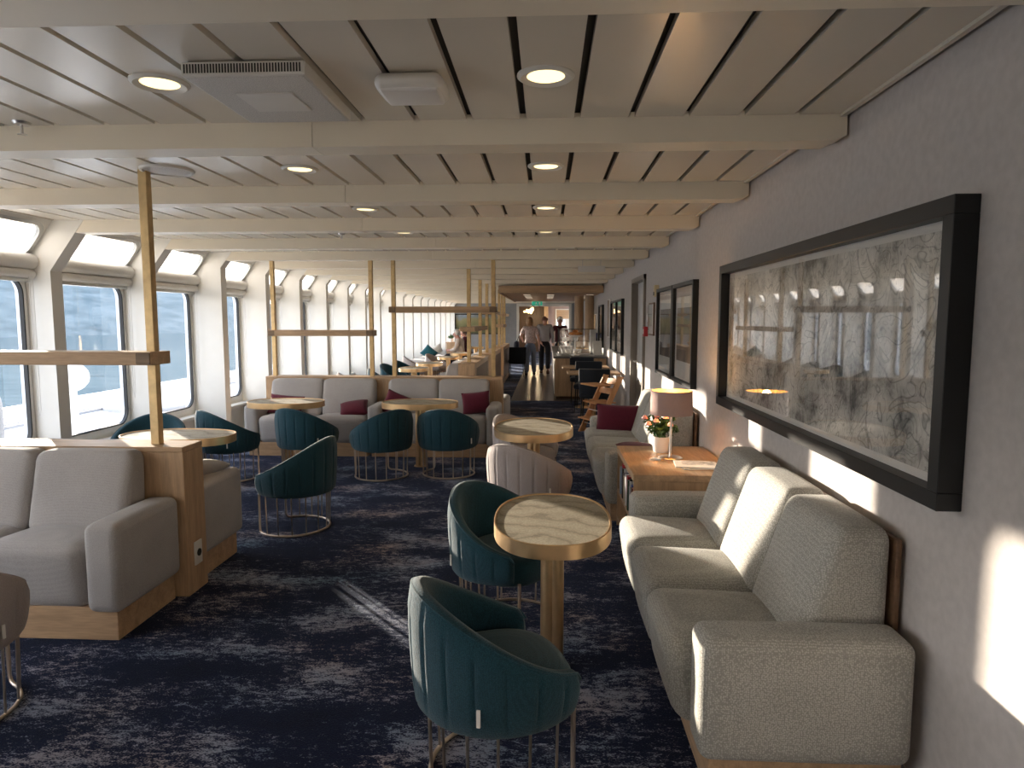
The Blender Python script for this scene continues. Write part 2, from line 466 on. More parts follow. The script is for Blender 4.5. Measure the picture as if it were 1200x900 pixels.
# ---- floor
f = MB(); f.box(-4.6, XW+0.2, Y0-0.2, Y1+4.5, -0.1, 0.0)
struct(f.build('floor', M['carpet'], smooth=False))
f = MB(); f.box(-0.70, XW, 13.3, 24.0, 0.0, 0.004)
struct(f.build('floor_tile_strip', M['tile'], smooth=False))

# ---- ceiling: painted metal strips with open joints, dark board above
f = MB()
f.box(-4.3, XW+0.2, Y0-0.2, Y1+4.5, ZC+0.03, ZC+0.1, m=1)
x = -0.1 + GP*5
while x > -4.3:
    f.box(x-GP+0.0135, x-0.0135, Y0, Y1, ZC, ZC+0.026)
    x -= GP
x0 = -0.1 + GP*5 + 0.011
f.box(x0, XW-0.03, Y0, Y1, ZC, ZC+0.022)
f.box(XW-0.042, XW-0.022, Y0, Y1, ZC-0.012, ZC+0.012)
o = struct(f.build('ceiling', [M['ceil'], M['gap']], smooth=False))

# ---- ceiling beams: boxed covers with a seam and a chamfered end at the picture wall
for k in range(KMIN, KMAX+1):
    f = MB()
    y = BY(k)
    xs = -1.0 - 0.13*((k*7) % 5)
    xe = XW-0.012
    for a, b in ((-4.0, xs-0.0015), (xs+0.0015, xe)):
        poly = [(a, ZC+0.02), (a, BZ0), (b if b < xe else xe-0.05, BZ0), (b, BZ0+0.02 if b >= xe else BZ0), (b, ZC+0.02)]
        if b < xe: poly = [(a, ZC+0.02), (a, BZ0), (b, BZ0), (b, ZC+0.02)]
        f.prism(poly, 'y', y+0.004, y+BTH)
    struct(f.build('ceiling_beam', M['beam'], smooth=False))

# ---- picture wall (one wall with a door opening)
DY0, DY1, DZ = 8.55, 9.75, 2.14
f = MB()
f.box(XW, XW+0.15, Y0-0.2, DY0, 0, ZC+0.1)
f.box(XW, XW+0.15, DY1, Y1, 0, ZC+0.1)
f.box(XW, XW+0.15, DY0, DY1, DZ, ZC+0.1)
struct(f.build('wall_right', M['wall'], smooth=False))
f = MB(); f.box(XW-0.012, XW, Y0, DY0-0.05, 0, 0.07); f.box(XW-0.012, XW, DY1+0.05, Y1, 0, 0.07)
struct(f.build('baseboard_right', M['greywall'], smooth=False))
# door
M['doorgrey'] = plain('door_paint', (0.5, 0.5, 0.5), 0.4); M['doorframe'] = plain('bronze_door_frame', (0.2, 0.17, 0.14), 0.4)
f = MB()
f.box(XW-0.03, XW+0.15, DY0-0.03, DY0+0.04, 0, DZ+0.03)
f.box(XW-0.03, XW+0.15, DY1-0.04, DY1+0.03, 0, DZ+0.03)
f.box(XW-0.03, XW+0.15, DY0-0.03, DY1+0.03, DZ-0.03, DZ+0.03)
dr = struct(f.build('door_1', M['doorframe'], smooth=False))
f = MB(); f.box(XW+0.06, XW+0.10, DY0+0.04, DY1-0.04, 0.01, DZ-0.03); f.build('door_leaf', M['doorgrey'], dr, smooth=False)
f = MB(); f.box(XW+0.053, XW+0.06, DY0+0.05, DY1-0.05, 0.02, 0.75); f.build('kick_plate', M['chrome'], dr, smooth=False)
f = MB(); f.cyl((XW+0.06, DY1-0.13, 1.02), (XW+0.0, DY1-0.13, 1.02), 0.012); f.cyl((XW+0.005, DY1-0.13, 1.02), (XW+0.005, DY1-0.26, 1.02), 0.011); f.rbox(XW+0.048, XW+0.06, DY1-0.16, DY1-0.10, 0.9, 1.1, 0.004)
f.build('door_handle', M['chrome'], dr)

# ---- wall behind the camera, end wall
f = MB(); f.box(-4.6, XW+0.2, Y0-0.2, Y0, 0, ZC+0.1); struct(f.build('wall_back', M['wall'], smooth=False))
# end wall with a wide doorway to the next room
EX0, EX1, EZ = -1.25, 1.05, 2.22
f = MB()
f.box(-4.6, EX0, Y1, Y1+0.12, 0, ZC+0.1); f.box(EX1, XW+0.2, Y1, Y1+0.12, 0, ZC+0.1); f.box(EX0, EX1, Y1, Y1+0.12, EZ, ZC+0.1)
struct(f.build('wall_far', M['greywall'], smooth=False))
f = MB()
for a, b in ((EX0-0.06, EX0+0.04), (EX1-0.04, EX1+0.06)): f.box(a, b, Y1-0.03, Y1+0.14, 0, EZ)
f.box(EX0-0.06, EX1+0.06, Y1-0.03, Y1+0.14, EZ-0.02, EZ+0.1)
struct(f.build('trim_1', M['white'], smooth=False))
# the next room
M['darkwood'] = wood('dark_panelling', (0.11, 0.065, 0.04), 'z'); M['rose'] = plain('rose_wall', (0.36, 0.27, 0.25), 0.7)
f = MB()
f.box(-2.2, -0.1, Y1+4.0, Y1+4.2, 0, 2.6, m=0); f.box(0.1, 2.4, Y1+4.0, Y1+4.2, 0, 2.6, m=1); f.box(-0.1, 0.1, Y1+3.6, Y1+4.2, 0, 2.6, m=2)
f.box(-2.4, -2.2, Y1+0.13, Y1+4.2, 0, 2.6, m=0); f.box(2.2, 2.4, Y1+0.13, Y1+4.2, 0, 2.6, m=1)
struct(f.build('wall_next_room', [M['darkwood'], M['rose'], M['oak_z']], smooth=False))
# a daylit doorway in the next room's wall
f = MB(); f.box(0.46, 1.3, Y1+3.94, Y1+3.99, 0, 2.15); f2 = f.build('door_2', M['white'], smooth=False); struct(f2)
M['daypane'] = emit('daylit_pane', (0.75, 0.9, 1.0), 1.0)
f = MB(); f.box(0.52, 0.92, Y1+3.92, Y1+3.94, 0.5, 1.62); f.build('door_pane', M['daypane'], f2, smooth=False)
f = MB(); f.box(0.52, 1.2, Y1+3.925, Y1+3.94, 1.66, 2.1); f.build('door_blind', M['oak_x'], f2, smooth=False)

# ------------------------------------------------------------------ window wall
def rrect(a0, a1, b0, b1, r, n=7):
    pts = []
    for (cx, cy, st) in ((a1-r, b1-r, 0), (a0+r, b1-r, 90), (a0+r, b0+r, 180), (a1-r, b0+r, 270)):
        for i in range(n):
            t = R(st + 90*i/(n-1)); pts.append((cx + r*math.cos(t), cy + r*math.sin(t)))
    return pts
def plate_hole(mb, outer, inner, fn, m=0):
    """flat rectangular plate with a rounded hole, 2D outlines mapped by fn(a,b)->3D"""
    a0, a1 = min(p[0] for p in outer), max(p[0] for p in outer); b0, b1 = min(p[1] for p in outer), max(p[1] for p in outer)
    out = rrect(a0, a1, b0, b1, 1e-6)
    n = len(inner)
    mb.add([fn(*p) for p in inner] + [fn(*p) for p in out], [(i, (i+1) % n, n+(i+1) % n, n+i) for i in range(n)], m=m)
def ring(mb, inner, outer, fn0, fn1=None, m=0):
    n = len(inner)
    fn1 = fn1 or fn0
    mb.add([fn0(*p) for p in inner] + [fn1(*p) for p in outer], [(i, (i+1) % n, n+(i+1) % n, n+i) for i in range(n)], m=m)

ZB = 2.07
SL = Vector((0.28, 0, 0.377)); SLn = SL.length; SLd = SL.normalized(); SN = Vector((-SLd.z, 0, SLd.x))   # outward normal of slope
low = lambda d: (lambda a, b: Vector((XL - d, a, b)))
upp = lambda d: (lambda a, b: Vector((XL, a, ZB)) + SLd*b + SN*d)
FT = 0.14
wall = MB(); TH = 0.07
wins = []
for k in range(KMIN, KMAX):
    ya, yb = BY(k), BY(k+1)
    oy0, oy1 = ya+FT+0.045, yb-0.035
    lo_o = [(ya,0),(yb,0),(yb,ZB),(ya,ZB)]
    lo_i = rrect(oy0, oy1, 0.50, 1.97, 0.15)
    up_o = [(ya,0),(yb,0),(yb,SLn+0.06),(ya,SLn+0.06)]
    up_i = rrect(oy0, oy1, 0.055, 0.415, 0.13)
    lo_x = rrect(oy0-0.01, oy1+0.005, 0.49, 1.98, 0.155)
    plate_hole(wall, lo_o, lo_i, low(0)); plate_hole(wall, lo_o, lo_x, low(TH), m=1)
    ring(wall, lo_i, lo_x, low(0), low(TH), m=1)
    plate_hole(wall, up_o, up_i, upp(0)); plate_hole(wall, up_o, up_i, upp(TH), m=1)
    ring(wall, up_i, up_i, upp(0), upp(TH), m=1)
    wins.append((k, oy0, oy1))
wall.box(XL-TH, XL, Y0, BY(KMIN), 0, ZB); wall.box(XL-TH, XL, BY(KMAX), Y1+0.2, 0, ZB)
wall.add([Vector((XL, Y1+0.2, ZB)), Vector((XL, BY(KMAX), ZB)), Vector((XL, BY(KMAX), ZB))+SLd*SLn*1.1, Vector((XL, Y1+0.2, ZB))+SLd*SLn*1.1], [(0,1,2,3)])
wall.add([Vector((XL, Y0-.2, ZB)), Vector((XL, BY(KMIN), ZB)), Vector((XL, BY(KMIN), ZB))+SLd*SLn*1.1, Vector((XL, Y0-.2, ZB))+SLd*SLn*1.1], [(0,1,2,3)])
struct(wall.build('wall_left', [M['white'], M['hull']], smooth=False))
for n, (k, a, b) in enumerate(wins):
    # lower window: aluminium frame flange, rubber gasket, pane
    f = MB()
    ring(f, rrect(a+0.012, b-0.012, 0.512, 1.958, 0.14), rrect(a-0.04, b+0.03, 0.455, 2.0, 0.18), low(-0.012))
    ring(f, rrect(a-0.04, b+0.03, 0.455, 2.0, 0.18), rrect(a-0.04, b+0.03, 0.455, 2.0, 0.18), low(-0.012), low(0.002))
    w = struct(f.build('window_%d' % (n+1), M['white'], smooth=True))
    f = MB()
    ring(f, rrect(a+0.022, b-0.022, 0.522, 1.948, 0.13), rrect(a+0.008, b-0.008, 0.508, 1.962, 0.14), low(-0.016))
    ring(f, rrect(a+0.022, b-0.022, 0.522, 1.948, 0.13), rrect(a+0.022, b-0.022, 0.522, 1.948, 0.13), low(-0.016), low(0.02))
    f.build('gasket', M['rubber'], w)
    f = MB(); pi = rrect(a+0.0, b-0.0, 0.5, 1.97, 0.15)
    f.add([low(0.012)(*p) for p in pi], [tuple(range(len(pi)))]); f.build('pane', M['glass'], w, smooth=False)
    f = MB()
    ring(f, rrect(a+0.02, b-0.02, 0.075, 0.395, 0.11), rrect(a-0.02, b+0.02, 0.04, 0.43, 0.14), upp(-0.01))
    ring(f, rrect(a+0.02, b-0.02, 0.075, 0.395, 0.11), rrect(a+0.02, b-0.02, 0.075, 0.395, 0.11), upp(-0.01), upp(0.03))
    w2 = struct(f.build('window_%d' % (n+31), M['alu'], smooth=True))
    pi = rrect(a, b, 0.055, 0.415, 0.13)
    f = MB(); f.add([upp(0.02)(*p) for p in pi], [tuple(range(len(pi)))]); f.build('pane', M['frost'], w2, smooth=False)
# fins between the windows
for k in range(KMIN, KMAX+1):
    d = 0.23 if k <= 3 else 0.40
    xi = XL + d
    # slanted inner edge: through (-4.21,2.03) and (-3.90,2.447)
    kz = 2.03 + (xi+4.21)*(2.447-2.03)/0.31
    poly = [(XL-0.01, 0), (xi, 0), (xi, kz), (-3.895, ZC+0.01), (-4.2, ZC+0.01), (XL-0.01, ZB)]
    f = MB(); f.prism(poly, 'y', BY(k), BY(k)+FT)
    struct(f.build('pillar_fin', M['white'], smooth=False))
# window ledge along the foot of the window wall
f = MB(); f.rbox(XL, XL+0.14, Y0, Y1, 0.38, 0.42, 0.01)
struct(f.build('trim_2', M['white'], smooth=False))

ORD = ['first','second','third','fourth','fifth','sixth','seventh','eighth','ninth','tenth','eleventh','twelfth','thirteenth','fourteenth','fifteenth','sixteenth','seventeenth','eighteenth','nineteenth','twentieth','twenty-first','twenty-second']
# roller blinds over the bend of each bay
vis0 = 1                  # bay that holds the window cut by the frame edge
def blind(k, label):
    ya, yb = BY(k)+FT+0.015, BY(k+1)-0.015
    t = thing('roller_blind', label, 'blind', (XL+0.075, ya, 1.93), 0, 'roller blinds over the windows')
    L = yb-ya
    f = MB(); f.cyl((0, 0, 0.165), (0, L, 0.165), 0.068, 20); f.build('cassette', M['blind'], t)
    f = MB(); f.cyl((0.0, 0.0, 0.06), (0.0, L, 0.06), 0.04, 16); f.build('roller', M['blind'], t)
    f = MB(); f.rbox(-0.03, 0.012, 0.03, L-0.03, -0.01, 0.022, 0.006); f.build('hem_bar', M['alu'], t)
    f = MB()
    pts = [(0.03, L-0.03, 0.06), (0.032, L-0.032, -0.5), (0.032, L-0.035, -1.1), (0.034, L-0.05, -1.15), (0.034, L-0.065, -1.1), (0.032, L-0.07, -0.5), (0.03, L-0.07, 0.06)]
    f.tube(pts, 0.003, 6); f.build('pull_cord', M['plastic'], t)
for k in range(-1, KMAX):
    n = k - vis0
    if 0 <= n < 9: lb = 'rolled-up white blind in the %s window bay along the window wall' % ORD[n]
    elif n < 0: continue
    else: lb = 'rolled-up white blind in one of the far window bays'
    blind(k, lb)

# ------------------------------------------------------------------ outside the windows
M['deck'] = plain('white_deck_paint', (0.72, 0.70, 0.66), 0.6, spec=0.2)
M['deckgrey'] = plain('grey_canvas', (0.26, 0.26, 0.27), 0.8)
f = MB(); f.box(-8.2, XL-0.12, -6, 34, 0.10, 0.18)
for i in range(5): f.box(-7.7+0.16*i, -7.63+0.16*i, -6, 34, 0.18, 0.22, m=1)
f.box(-8.25, -8.15, -6, 34, 0.10, 0.27)
struct(f.build('exterior_deck', [M['deck'], M['deckgrey']], smooth=False))
f = MB(); f.box(-900, -8.4, -700, 900, -9.2, -9); struct(f.build('exterior_sea', sea_mat(), smooth=False))
def hillz(u):
    return 7 + 6*math.sin(u*7+1) + 4*math.sin(u*17) + 2*math.sin(u*41)
hb = MB()
def hf(u, v):
    y = -300 + 1100*u
    x = -330 - 60*math.sin(u*5)
    zt = 36 + hillz(u)*0.22
    return Vector((x - 160*v, y + 20*v, -10 + (zt+10)*math.sin(v*PI/2)**0.8 + 1.2*math.sin(u*90+v*14)*(0.2+v)))
hb.grid(hf, 160, 14)
struct(hb.build('exterior_hills', hill_mat()))
# deck fittings seen through the panes
t = thing('deck_ventilator', 'white rounded cowl standing on the outer deck behind the second window', 'deck fitting', (-5.75, 7.75, 0.18))
f = MB(); f.lathe([(0, 0), (0.14, 0), (0.13, 0.02), (0.12, 0.6), (0.14, 0.66)], 20); f.build('trunk', M['deck'], t)
f = MB(); f.soft((0, 0, 0.74), (0.46, 0.4, 0.3), 0.13, (0.02, 0.02, 0.03), 6); f.build('cowl', M['deck'], t)
t = thing('covered_winch', 'bulky pale canvas-covered gear on the outer deck behind the first window', 'deck fitting', (-5.7, 5.9, 0.18))
f = MB(); f.soft((0, 0, 0.40), (0.8, 1.0, 0.80), 0.2, (0.03, 0.03, 0.06), 8); f.build('canvas_cover', M['deckgrey'], t)
f = MB(); f.box(-0.42, 0.42, -0.5, 0.5, 0, 0.06); f.build('base', M['deck'], t)
t = thing('deck_hatch', 'cream domed hatch on the outer deck behind the third window', 'deck fitting', (-6.4, 10.6, 0.18))
f = MB(); f.lathe([(0, 0), (0.62, 0), (0.62, 0.12), (0.56, 0.22), (0.34, 0.34), (0, 0.4)], 28); f.build('dome', M['deck'], t)
f = MB(); f.lathe([(0, 0), (0.7, 0), (0.7, 0.05), (0.62, 0.06)], 28); f.build('rim', M['deckgrey'], t)

# ------------------------------------------------------------------ ceiling fittings
def downlight(x, y, label, grp):
    t = thing('downlight', label, 'ceiling light', (x, y, ZC), 0, grp)
    f = MB(); f.lathe([(0.066, -0.001), (0.066, -0.004), (0.088, -0.012), (0.1, -0.004), (0.1, 0.002)], 28); f.build('trim_ring', M['plastic'], t)
    f = MB(); f.lathe([(0, -0.003), (0.067, -0.003)], 28); f.build('diffuser', M['lampglow'], t)
    l = bpy.data.lights.new('downlight_beam', 'SPOT'); l.energy = 2; l.color = (1, 0.78, 0.5); l.spot_size = R(120); l.spot_blend = 0.8; l.shadow_soft_size = 0.06
    lo = bpy.data.objects.new('downlight_beam', l); C.objects.link(lo); lo.location = (0, 0, -0.02); lo.parent = t
for i in range(9):
    y = 2.42 + 1.37*i
    downlight(-0.005, y, '%s round warm downlight of the row over the aisle' % ORD[i], 'downlights over the aisle')
    if i not in (5, 6):
        n = i if i < 5 else i-2
        downlight(-1.375, y, '%s round warm downlight of the row over the seating' % ORD[n], 'downlights over the seating')
# cassette air unit
t = thing('air_cassette', 'square white perforated ceiling air unit with a recessed panel', 'air vent', (-0.985, 2.48, ZC))
f = MB(); f.rbox(-0.205, 0.205, -0.26, 0.26, -0.052, -0.006, 0.005); f.box(-0.18, 0.18, -0.22, 0.22, -0.012, 0.005); f.build('housing', M['plastic'], t, smooth=False)
f = MB()
for i in range(40): f.box(-0.196+0.0098*i, -0.191+0.0098*i, -0.2615, -0.26, -0.042, -0.014)
f.build('louvre', M['gap'], t, smooth=False)
M['perf'] = plain('perforated_panel', (0.58, 0.56, 0.53), 0.5, var=0.25, scale=260)
f = MB(); f.box(-0.195, 0.195, -0.25, 0.25, -0.0535, -0.052); f.build('perforated_face', M['perf'], t, smooth=False)
f = MB(); f.rbox(-0.1, 0.1, -0.1, 0.1, -0.058, -0.053, 0.002); f.build('panel', M['plastic'], t, smooth=False)
# access point
t = thing('wireless_access_point', 'rounded square white wireless access point under the ceiling', 'access point', (-0.47, 2.43, ZC))
f = MB(); f.soft((0, 0, -0.034), (0.23, 0.2, 0.055), 0.027, (0.008, 0.008, 0.004), 5); f.build('cover', M['plastic'], t)
f = MB(); f.soft((0, 0, -0.057), (0.2, 0.17, 0.016), 0.008, (0.006, 0.006, 0.003), 5); f.build('face', M['pot'], t)
f = MB(); f.rbox(-0.08, 0.08, -0.06, 0.06, -0.012, 0.0, 0.003); f.build('mount', M['plastic'], t)
# round ceiling speaker and more discs
def disc(x, y, label, r=0.14):
    t = thing('ceiling_speaker', label, 'speaker', (x, y, ZC))
    f = MB(); f.lathe([(r*0.86, -0.006), (r*0.9, -0.014), (r, -0.012), (r*1.02, 0.0)], 32); f.build('rim', M['plastic'], t)
    f = MB(); f.lathe([(0, -0.012), (r*0.6, -0.01), (r*0.87, -0.006)], 32); f.build('mesh_face', M['perf'], t)
disc(-2.13, 3.78, 'round white ceiling speaker above the shelf pole')
def ceil_panel(x, y, label, name='ceiling_vent', sx=0.2, sy=0.12, mat='plastic'):
    t = thing(name, label, 'air vent', (x, y, ZC))
    f = MB(); f.rbox(-sx, sx, -sy, sy, -0.012, 0.0, 0.003); f.build('frame', M['plastic'], t, smooth=False)
    f = MB()
    for i in range(7): f.box(-sx*0.85, sx*0.85, -sy*0.8+sy*0.24*i, -sy*0.8+sy*0.24*i+sy*0.12, -0.016, -0.012)
    f.build('grille', M['perf'], t, smooth=False)
ceil_panel(-2.15, 7.95, 'small white ceiling vent above the double sofas, nearer the windows')
ceil_panel(-0.95, 7.95, 'small white ceiling vent above the double sofas, nearer the aisle')
def sprinkler(x, y, label):
    t = thing('sprinkler', label, 'sprinkler', (x, y, ZC))
    f = MB(); f.lathe([(0, -0.012), (0.03, -0.01), (0.036, 0)], 16); f.build('escutcheon', M['chrome'], t)
    f = MB(); f.cyl((0, 0, -0.01), (0, 0, -0.05), 0.006, 10); f.lathe([(0, -0.052), (0.018, -0.052), (0.018, -0.049), (0, -0.049)], 12); f.build('nozzle', M['chrome'], t)
sprinkler(-2.24, 2.86, 'small chrome sprinkler at the edge of the near ceiling bay')
sprinkler(0.84, 7.4, 'small chrome sprinkler beside the picture wall')
sprinkler(-2.0, 6.6, 'small chrome sprinkler over the seating by the windows')
# flat sign panel hung under the beams
t = thing('ceiling_sign_panel', 'blank pale panel hung under the beams in front of the wooden canopy', 'sign', (0.6, 9.1, BZ0-0.02))
f = MB(); f.rbox(-0.18, 0.18, 0, 0.02, -0.08, 0.0, 0.004); f.build('board', M['plastic'], t)
f = MB(); f.cyl((-0.12, 0.01, 0), (-0.12, 0.01, 0.13), 0.004, 8); f.cyl((0.12, 0.01, 0), (0.12, 0.01, 0.13), 0.004, 8); f.build('hanger', M['chrome'], t)

# ------------------------------------------------------------------ pictures on the wall
def picture(name, label, y0, y1, z0, z1, art, fw=0.05, dep=0.05, mat_w=0.03, group=None, fmat='black', split=False):
    t = thing(name, label, 'picture', (XW, (y0+y1)/2, (z0+z1)/2), 0, group)
    hy, hz = (y1-y0)/2, (z1-z0)/2
    f = MB()
    f.rbox(-dep, 0, -hy, hy, hz-fw, hz, 0.002, 1); f.rbox(-dep, 0, -hy, hy, -hz, -hz+fw, 0.002, 1)
    f.rbox(-dep, 0, -hy, -hy+fw, -hz+fw, hz-fw, 0.002, 1); f.rbox(-dep, 0, hy-fw, hy, -hz+fw, hz-fw, 0.002, 1)
    f.build('frame', M[fmat], t, smooth=False)
    f = MB(); f.box(-0.018, -0.006, -hy+fw, hy-fw, -hz+fw, hz-fw); f.build('mount', M['paper'], t, smooth=False)
    if art:
        f = MB(); f.box(-0.021, -0.018, -hy+fw+mat_w, hy-fw-mat_w, -hz+fw+mat_w, hz-fw-mat_w); f.build('artwork', M[art], t, smooth=False)
    f = MB(); f.add([(-0.03, -hy+fw, -hz+fw), (-0.03, hy-fw, -hz+fw), (-0.03, hy-fw, hz-fw), (-0.03, -hy+fw, hz-fw)], [(0,1,2,3)])
    f.build('glazing', M['pglass'], t, smooth=False)
    return t
picture('framed_drawing', 'huge black-framed charcoal drawing above the nearest grey sofa', 2.03, 4.66, 1.03, 1.96, 'sketch', 0.055, 0.075, 0.03)
M['photoart'] = plain('dark_photo_print', (0.16, 0.12, 0.09), 0.7, var=0.5, scale=5)
def twin(y0, y1, z0, z1, label, nm, grp):
    t = picture(nm, label, y0, y1, z0, z1, None, 0.035, 0.05, 0, grp)
    hz = (z1-z0)/2; hy = (y1-y0)/2
    f = MB(); f.box(-0.021, -0.018, -hy+0.12, hy-0.12, -hz+0.2, hz-0.22); f.build('artwork', M['photoart'], t, smooth=False)
G = 'pair of tall black-framed prints'
twin(5.6, 6.5, 1.03, 1.93, 'tall black-framed print with wide white mount, nearer of the pair behind the lamp', 'framed_print', G)
twin(6.53, 7.43, 1.03, 1.93, 'tall black-framed print with wide white mount, farther of the pair behind the lamp', 'framed_print', G)
G = 'dark-framed prints beyond the door'
twin(10.85, 11.75, 1.03, 1.94, 'dark-framed print beyond the door, nearer of a close pair', 'framed_print', G)
twin(11.77, 12.7, 1.03, 1.94, 'dark-framed print beyond the door, farther of a close pair', 'framed_print', G)
picture('framed_print', 'narrow white-framed notice between the dark prints beyond the door', 13.1, 13.5, 1.26, 2.0, None, 0.02, 0.02, 0, None, 'white')
twin(14.6, 15.6, 1.0, 1.93, 'dark-framed print closest to the wooden canopy', 'framed_print', G)
picture('framed_print', 'small pale framed sheet on the wall beside the display counter', 16.6, 17.2, 1.3, 1.75, None, 0.02, 0.02, 0, None, 'white')
# notice, call point, beige box
picture('safety_notice', 'thin brown-framed white notice between the door and the tall prints', 7.8, 8.17, 1.42, 1.80, None, 0.02, 0.02, 0, None, 'brown_ply')
t = thing('fire_call_point', 'red square fire alarm call point beside the grey door', 'alarm', (XW, 8.36, 1.46))
f = MB(); f.rbox(-0.05, 0, -0.06, 0.06, -0.06, 0.06, 0.006); f.build('box', M['red'], t)
f = MB(); f.box(-0.052, -0.05, -0.03, 0.03, -0.03, 0.03); f.build('break_glass', M['paper'], t)
t = thing('sensor_box', 'small beige box high on the wall beside the tall prints', 'sensor', (XW, 7.6, 1.92))
f = MB(); f.rbox(-0.05, 0, -0.05, 0.05, -0.065, 0.065, 0.006); f.build('case', plain('beige_plastic', (0.55, 0.45, 0.27), 0.5), t)
f = MB(); f.box(-0.052, -0.05, -0.03, 0.03, -0.05, -0.01); f.build('grille', M['gap'], t)
t = thing('light_switch', 'small white switch above the red call point', 'switch', (XW, 8.3, 1.63))
f = MB(); f.rbox(-0.012, 0, -0.035, 0.035, -0.05, 0.05, 0.004); f.build('plate', M['plastic'], t)
f = MB(); f.rbox(-0.018, -0.012, -0.016, 0.016, -0.03, 0.03, 0.003); f.build('rocker', M['pot'], t)

# ------------------------------------------------------------------ sofas
def sofa(name, label, loc, rz, seats, sw, mat, arms=(True, True), depth=0.68, zs=0.44, za=0.53, zb=0.87, plinth=0.11, arm_w=0.19, backboard=True, lean=0.16, group=None, armset=0.0, pl_in=0.04, arm_in=0.02):
    """faces -Y locally, back at y=0; x runs from 0; arm first at x=0"""
    t = thing(name, label, 'sofa', loc, rz, group)
    L = seats*sw + arm_w*sum(arms)
    f = MB(); f.rbox(0.0+(pl_in if arms[0] else 0), L-(pl_in if arms[1] else 0), -depth+arm_in+pl_in, -0.02, 0, plinth+0.02, 0.003, 1); f.build('plinth', M['oak_x'], t, smooth=False)
    x = 0
    if arms[0]:
        f = MB(); f.soft((arm_w/2, -(depth-arm_in)/2, (plinth+za)/2), (arm_w, depth-arm_in, za-plinth), 0.045, (0.004, 0, 0.006), 6); f.build('arm', mat, t); x = arm_w
    if arms[1]:
        f = MB(); f.soft((L-arm_w/2, -(depth-arm_in)/2, (plinth+za)/2), (arm_w, depth-arm_in, za-plinth), 0.045, (0.004, 0, 0.006), 6); f.build('arm', mat, t)
    bt = 0.17
    for i in range(seats):
        xc = x + sw*(i+0.5)
        # seat: top dips to the back, front falls to the plinth and is pulled in at the foot
        def warp(p, zs=zs, depth=depth):
            u = (p.y + depth) / depth           # 0 front .. 1 back
            kz = (p.z - plinth) / (zs - plinth)
            y = p.y + (0.05*(1-kz)*(1-u) if kz < 1 else 0)
            z = p.z - 0.035*u*max(0, kz)
            return (p.x, y, z)
        f = MB(); f.soft((xc, -depth/2-0.01, (plinth+zs)/2), (sw-0.006, depth-0.02, zs-plinth), 0.075, (0.004, 0.008, 0.02), 8, warp); f.build('seat_cushion', mat, t)
        def warpb(p):
            k = (p.z - zs + 0.04) / (zb - zs + 0.04)
            return (p.x, p.y + lean*k - lean, p.z)
        def warpb2(p):
            k = max(0, (p.z - zs + 0.04) / (zb - zs + 0.04))
            # back stays upright against the board, front face leans
            fr = (0 - p.y) / (bt+lean)
            return (p.x, min(-0.003, p.y*(1 - 0.45*k)), p.z)
        f = MB(); f.soft((xc, -(bt+lean)/2-0.004, (zs-0.06+zb)/2), (sw-0.006, bt+lean, zb-zs+0.06), 0.055, (0.003, 0.012, 0.006), 8, warpb2); f.build('back_cushion', mat, t)
    if backboard:
        f = MB(); f.rbox(x-0.0, L-(arm_w if arms[1] else 0), 0.003, 0.025, plinth, zb-0.03, 0.006); f.build('backboard', M['brown_ply'], t)
    return t

# picture-wall sofas face -X: local -Y -> world -X needs rz=-90deg ; local +x -> world -Y
GF = M['greyfab']
SB = XW-0.04
sofa('three_seat_sofa', 'grey woven three-seat sofa under the huge charcoal drawing', (SB, 4.10, 0), R(-90), 3, 0.533, GF, depth=0.78, zs=0.475, za=0.565, zb=0.88, plinth=0.14, arm_in=0.09)
sofa('three_seat_sofa', 'grey woven three-seat sofa beyond the lamp table, with a burgundy cushion', (SB, 7.35, 0), R(-90), 3, 0.57, GF, depth=0.80, zs=0.475, za=0.565, zb=0.88, plinth=0.14, arm_in=0.08)

# booth groups with oak dividers
BF = M['bluefab']
def shelf_frame(t, poles, y, shelf, zt, zsh, xr=None):
    for px in poles:
        f = MB(); f.rbox(px-0.025, px+0.025, y-0.025, y+0.025, zt, ZC+0.02, 0.003, 1); f.build('pole', M['polebrass'], t, smooth=False)
    f = MB(); f.rbox(shelf[0], shelf[1], y-0.10, y+0.10, zsh, zsh+0.075, 0.003, 1); s = f.build('shelf', M['oak_x'], t, smooth=False)
    for px in poles:
        f = MB(); f.rbox(px-0.042, px+0.042, y-0.106, y+0.045, zsh+0.004, zsh+0.071, 0.004, 1)
        f.build('bracket', M['bracketwood'], s, smooth=False)

def divider(label, x0, x1, y0, y1, zt, groups, zsh, loc=(0,0,0), overhang=0.0):
    t = thing('booth_divider', label, 'divider', loc)
    f = MB(); f.rbox(x0, x1, y0, y1, 0, zt-0.03, 0.003, 1); f.build('panel', M['oak_z'], t, smooth=False)
    f = MB(); f.rbox(x0-0.0, x1+0.0, y0-0.001, y1+0.001, zt-0.03, zt, 0.004, 1); f.build('top_board', M['oak_x'], t, smooth=False)
    for (poles, sh) in groups: shelf_frame(t, poles, (y0+y1)/2, sh, zt-0.005, zsh)
    return t
d = divider('pale oak booth divider with brass pole and one shelf, close to the camera', -4.0, -2.06, 3.68, 3.90, 0.88, [((-3.55, -2.27), (-3.60, -2.225))], 1.345)
f = MB(); f.rbox(-2.061, -2.05, 3.75, 3.83, 0.16, 0.30, 0.004); s = f.build('power_socket', M['plastic'], d)
f = MB(); f.cyl((-2.05, 3.79, 0.23), (-2.046, 3.79, 0.23), 0.022, 16); f.build('socket_hole', M['gap'], s)
sofa('booth_sofa', 'pale grey booth sofa in front of the nearest oak divider', (-3.95, 3.68, 0), 0, 3, 0.56, BF, (False, True), depth=0.6, zs=0.50, za=0.60, zb=0.875, plinth=0.15, arm_w=0.18, backboard=False, lean=0.08)
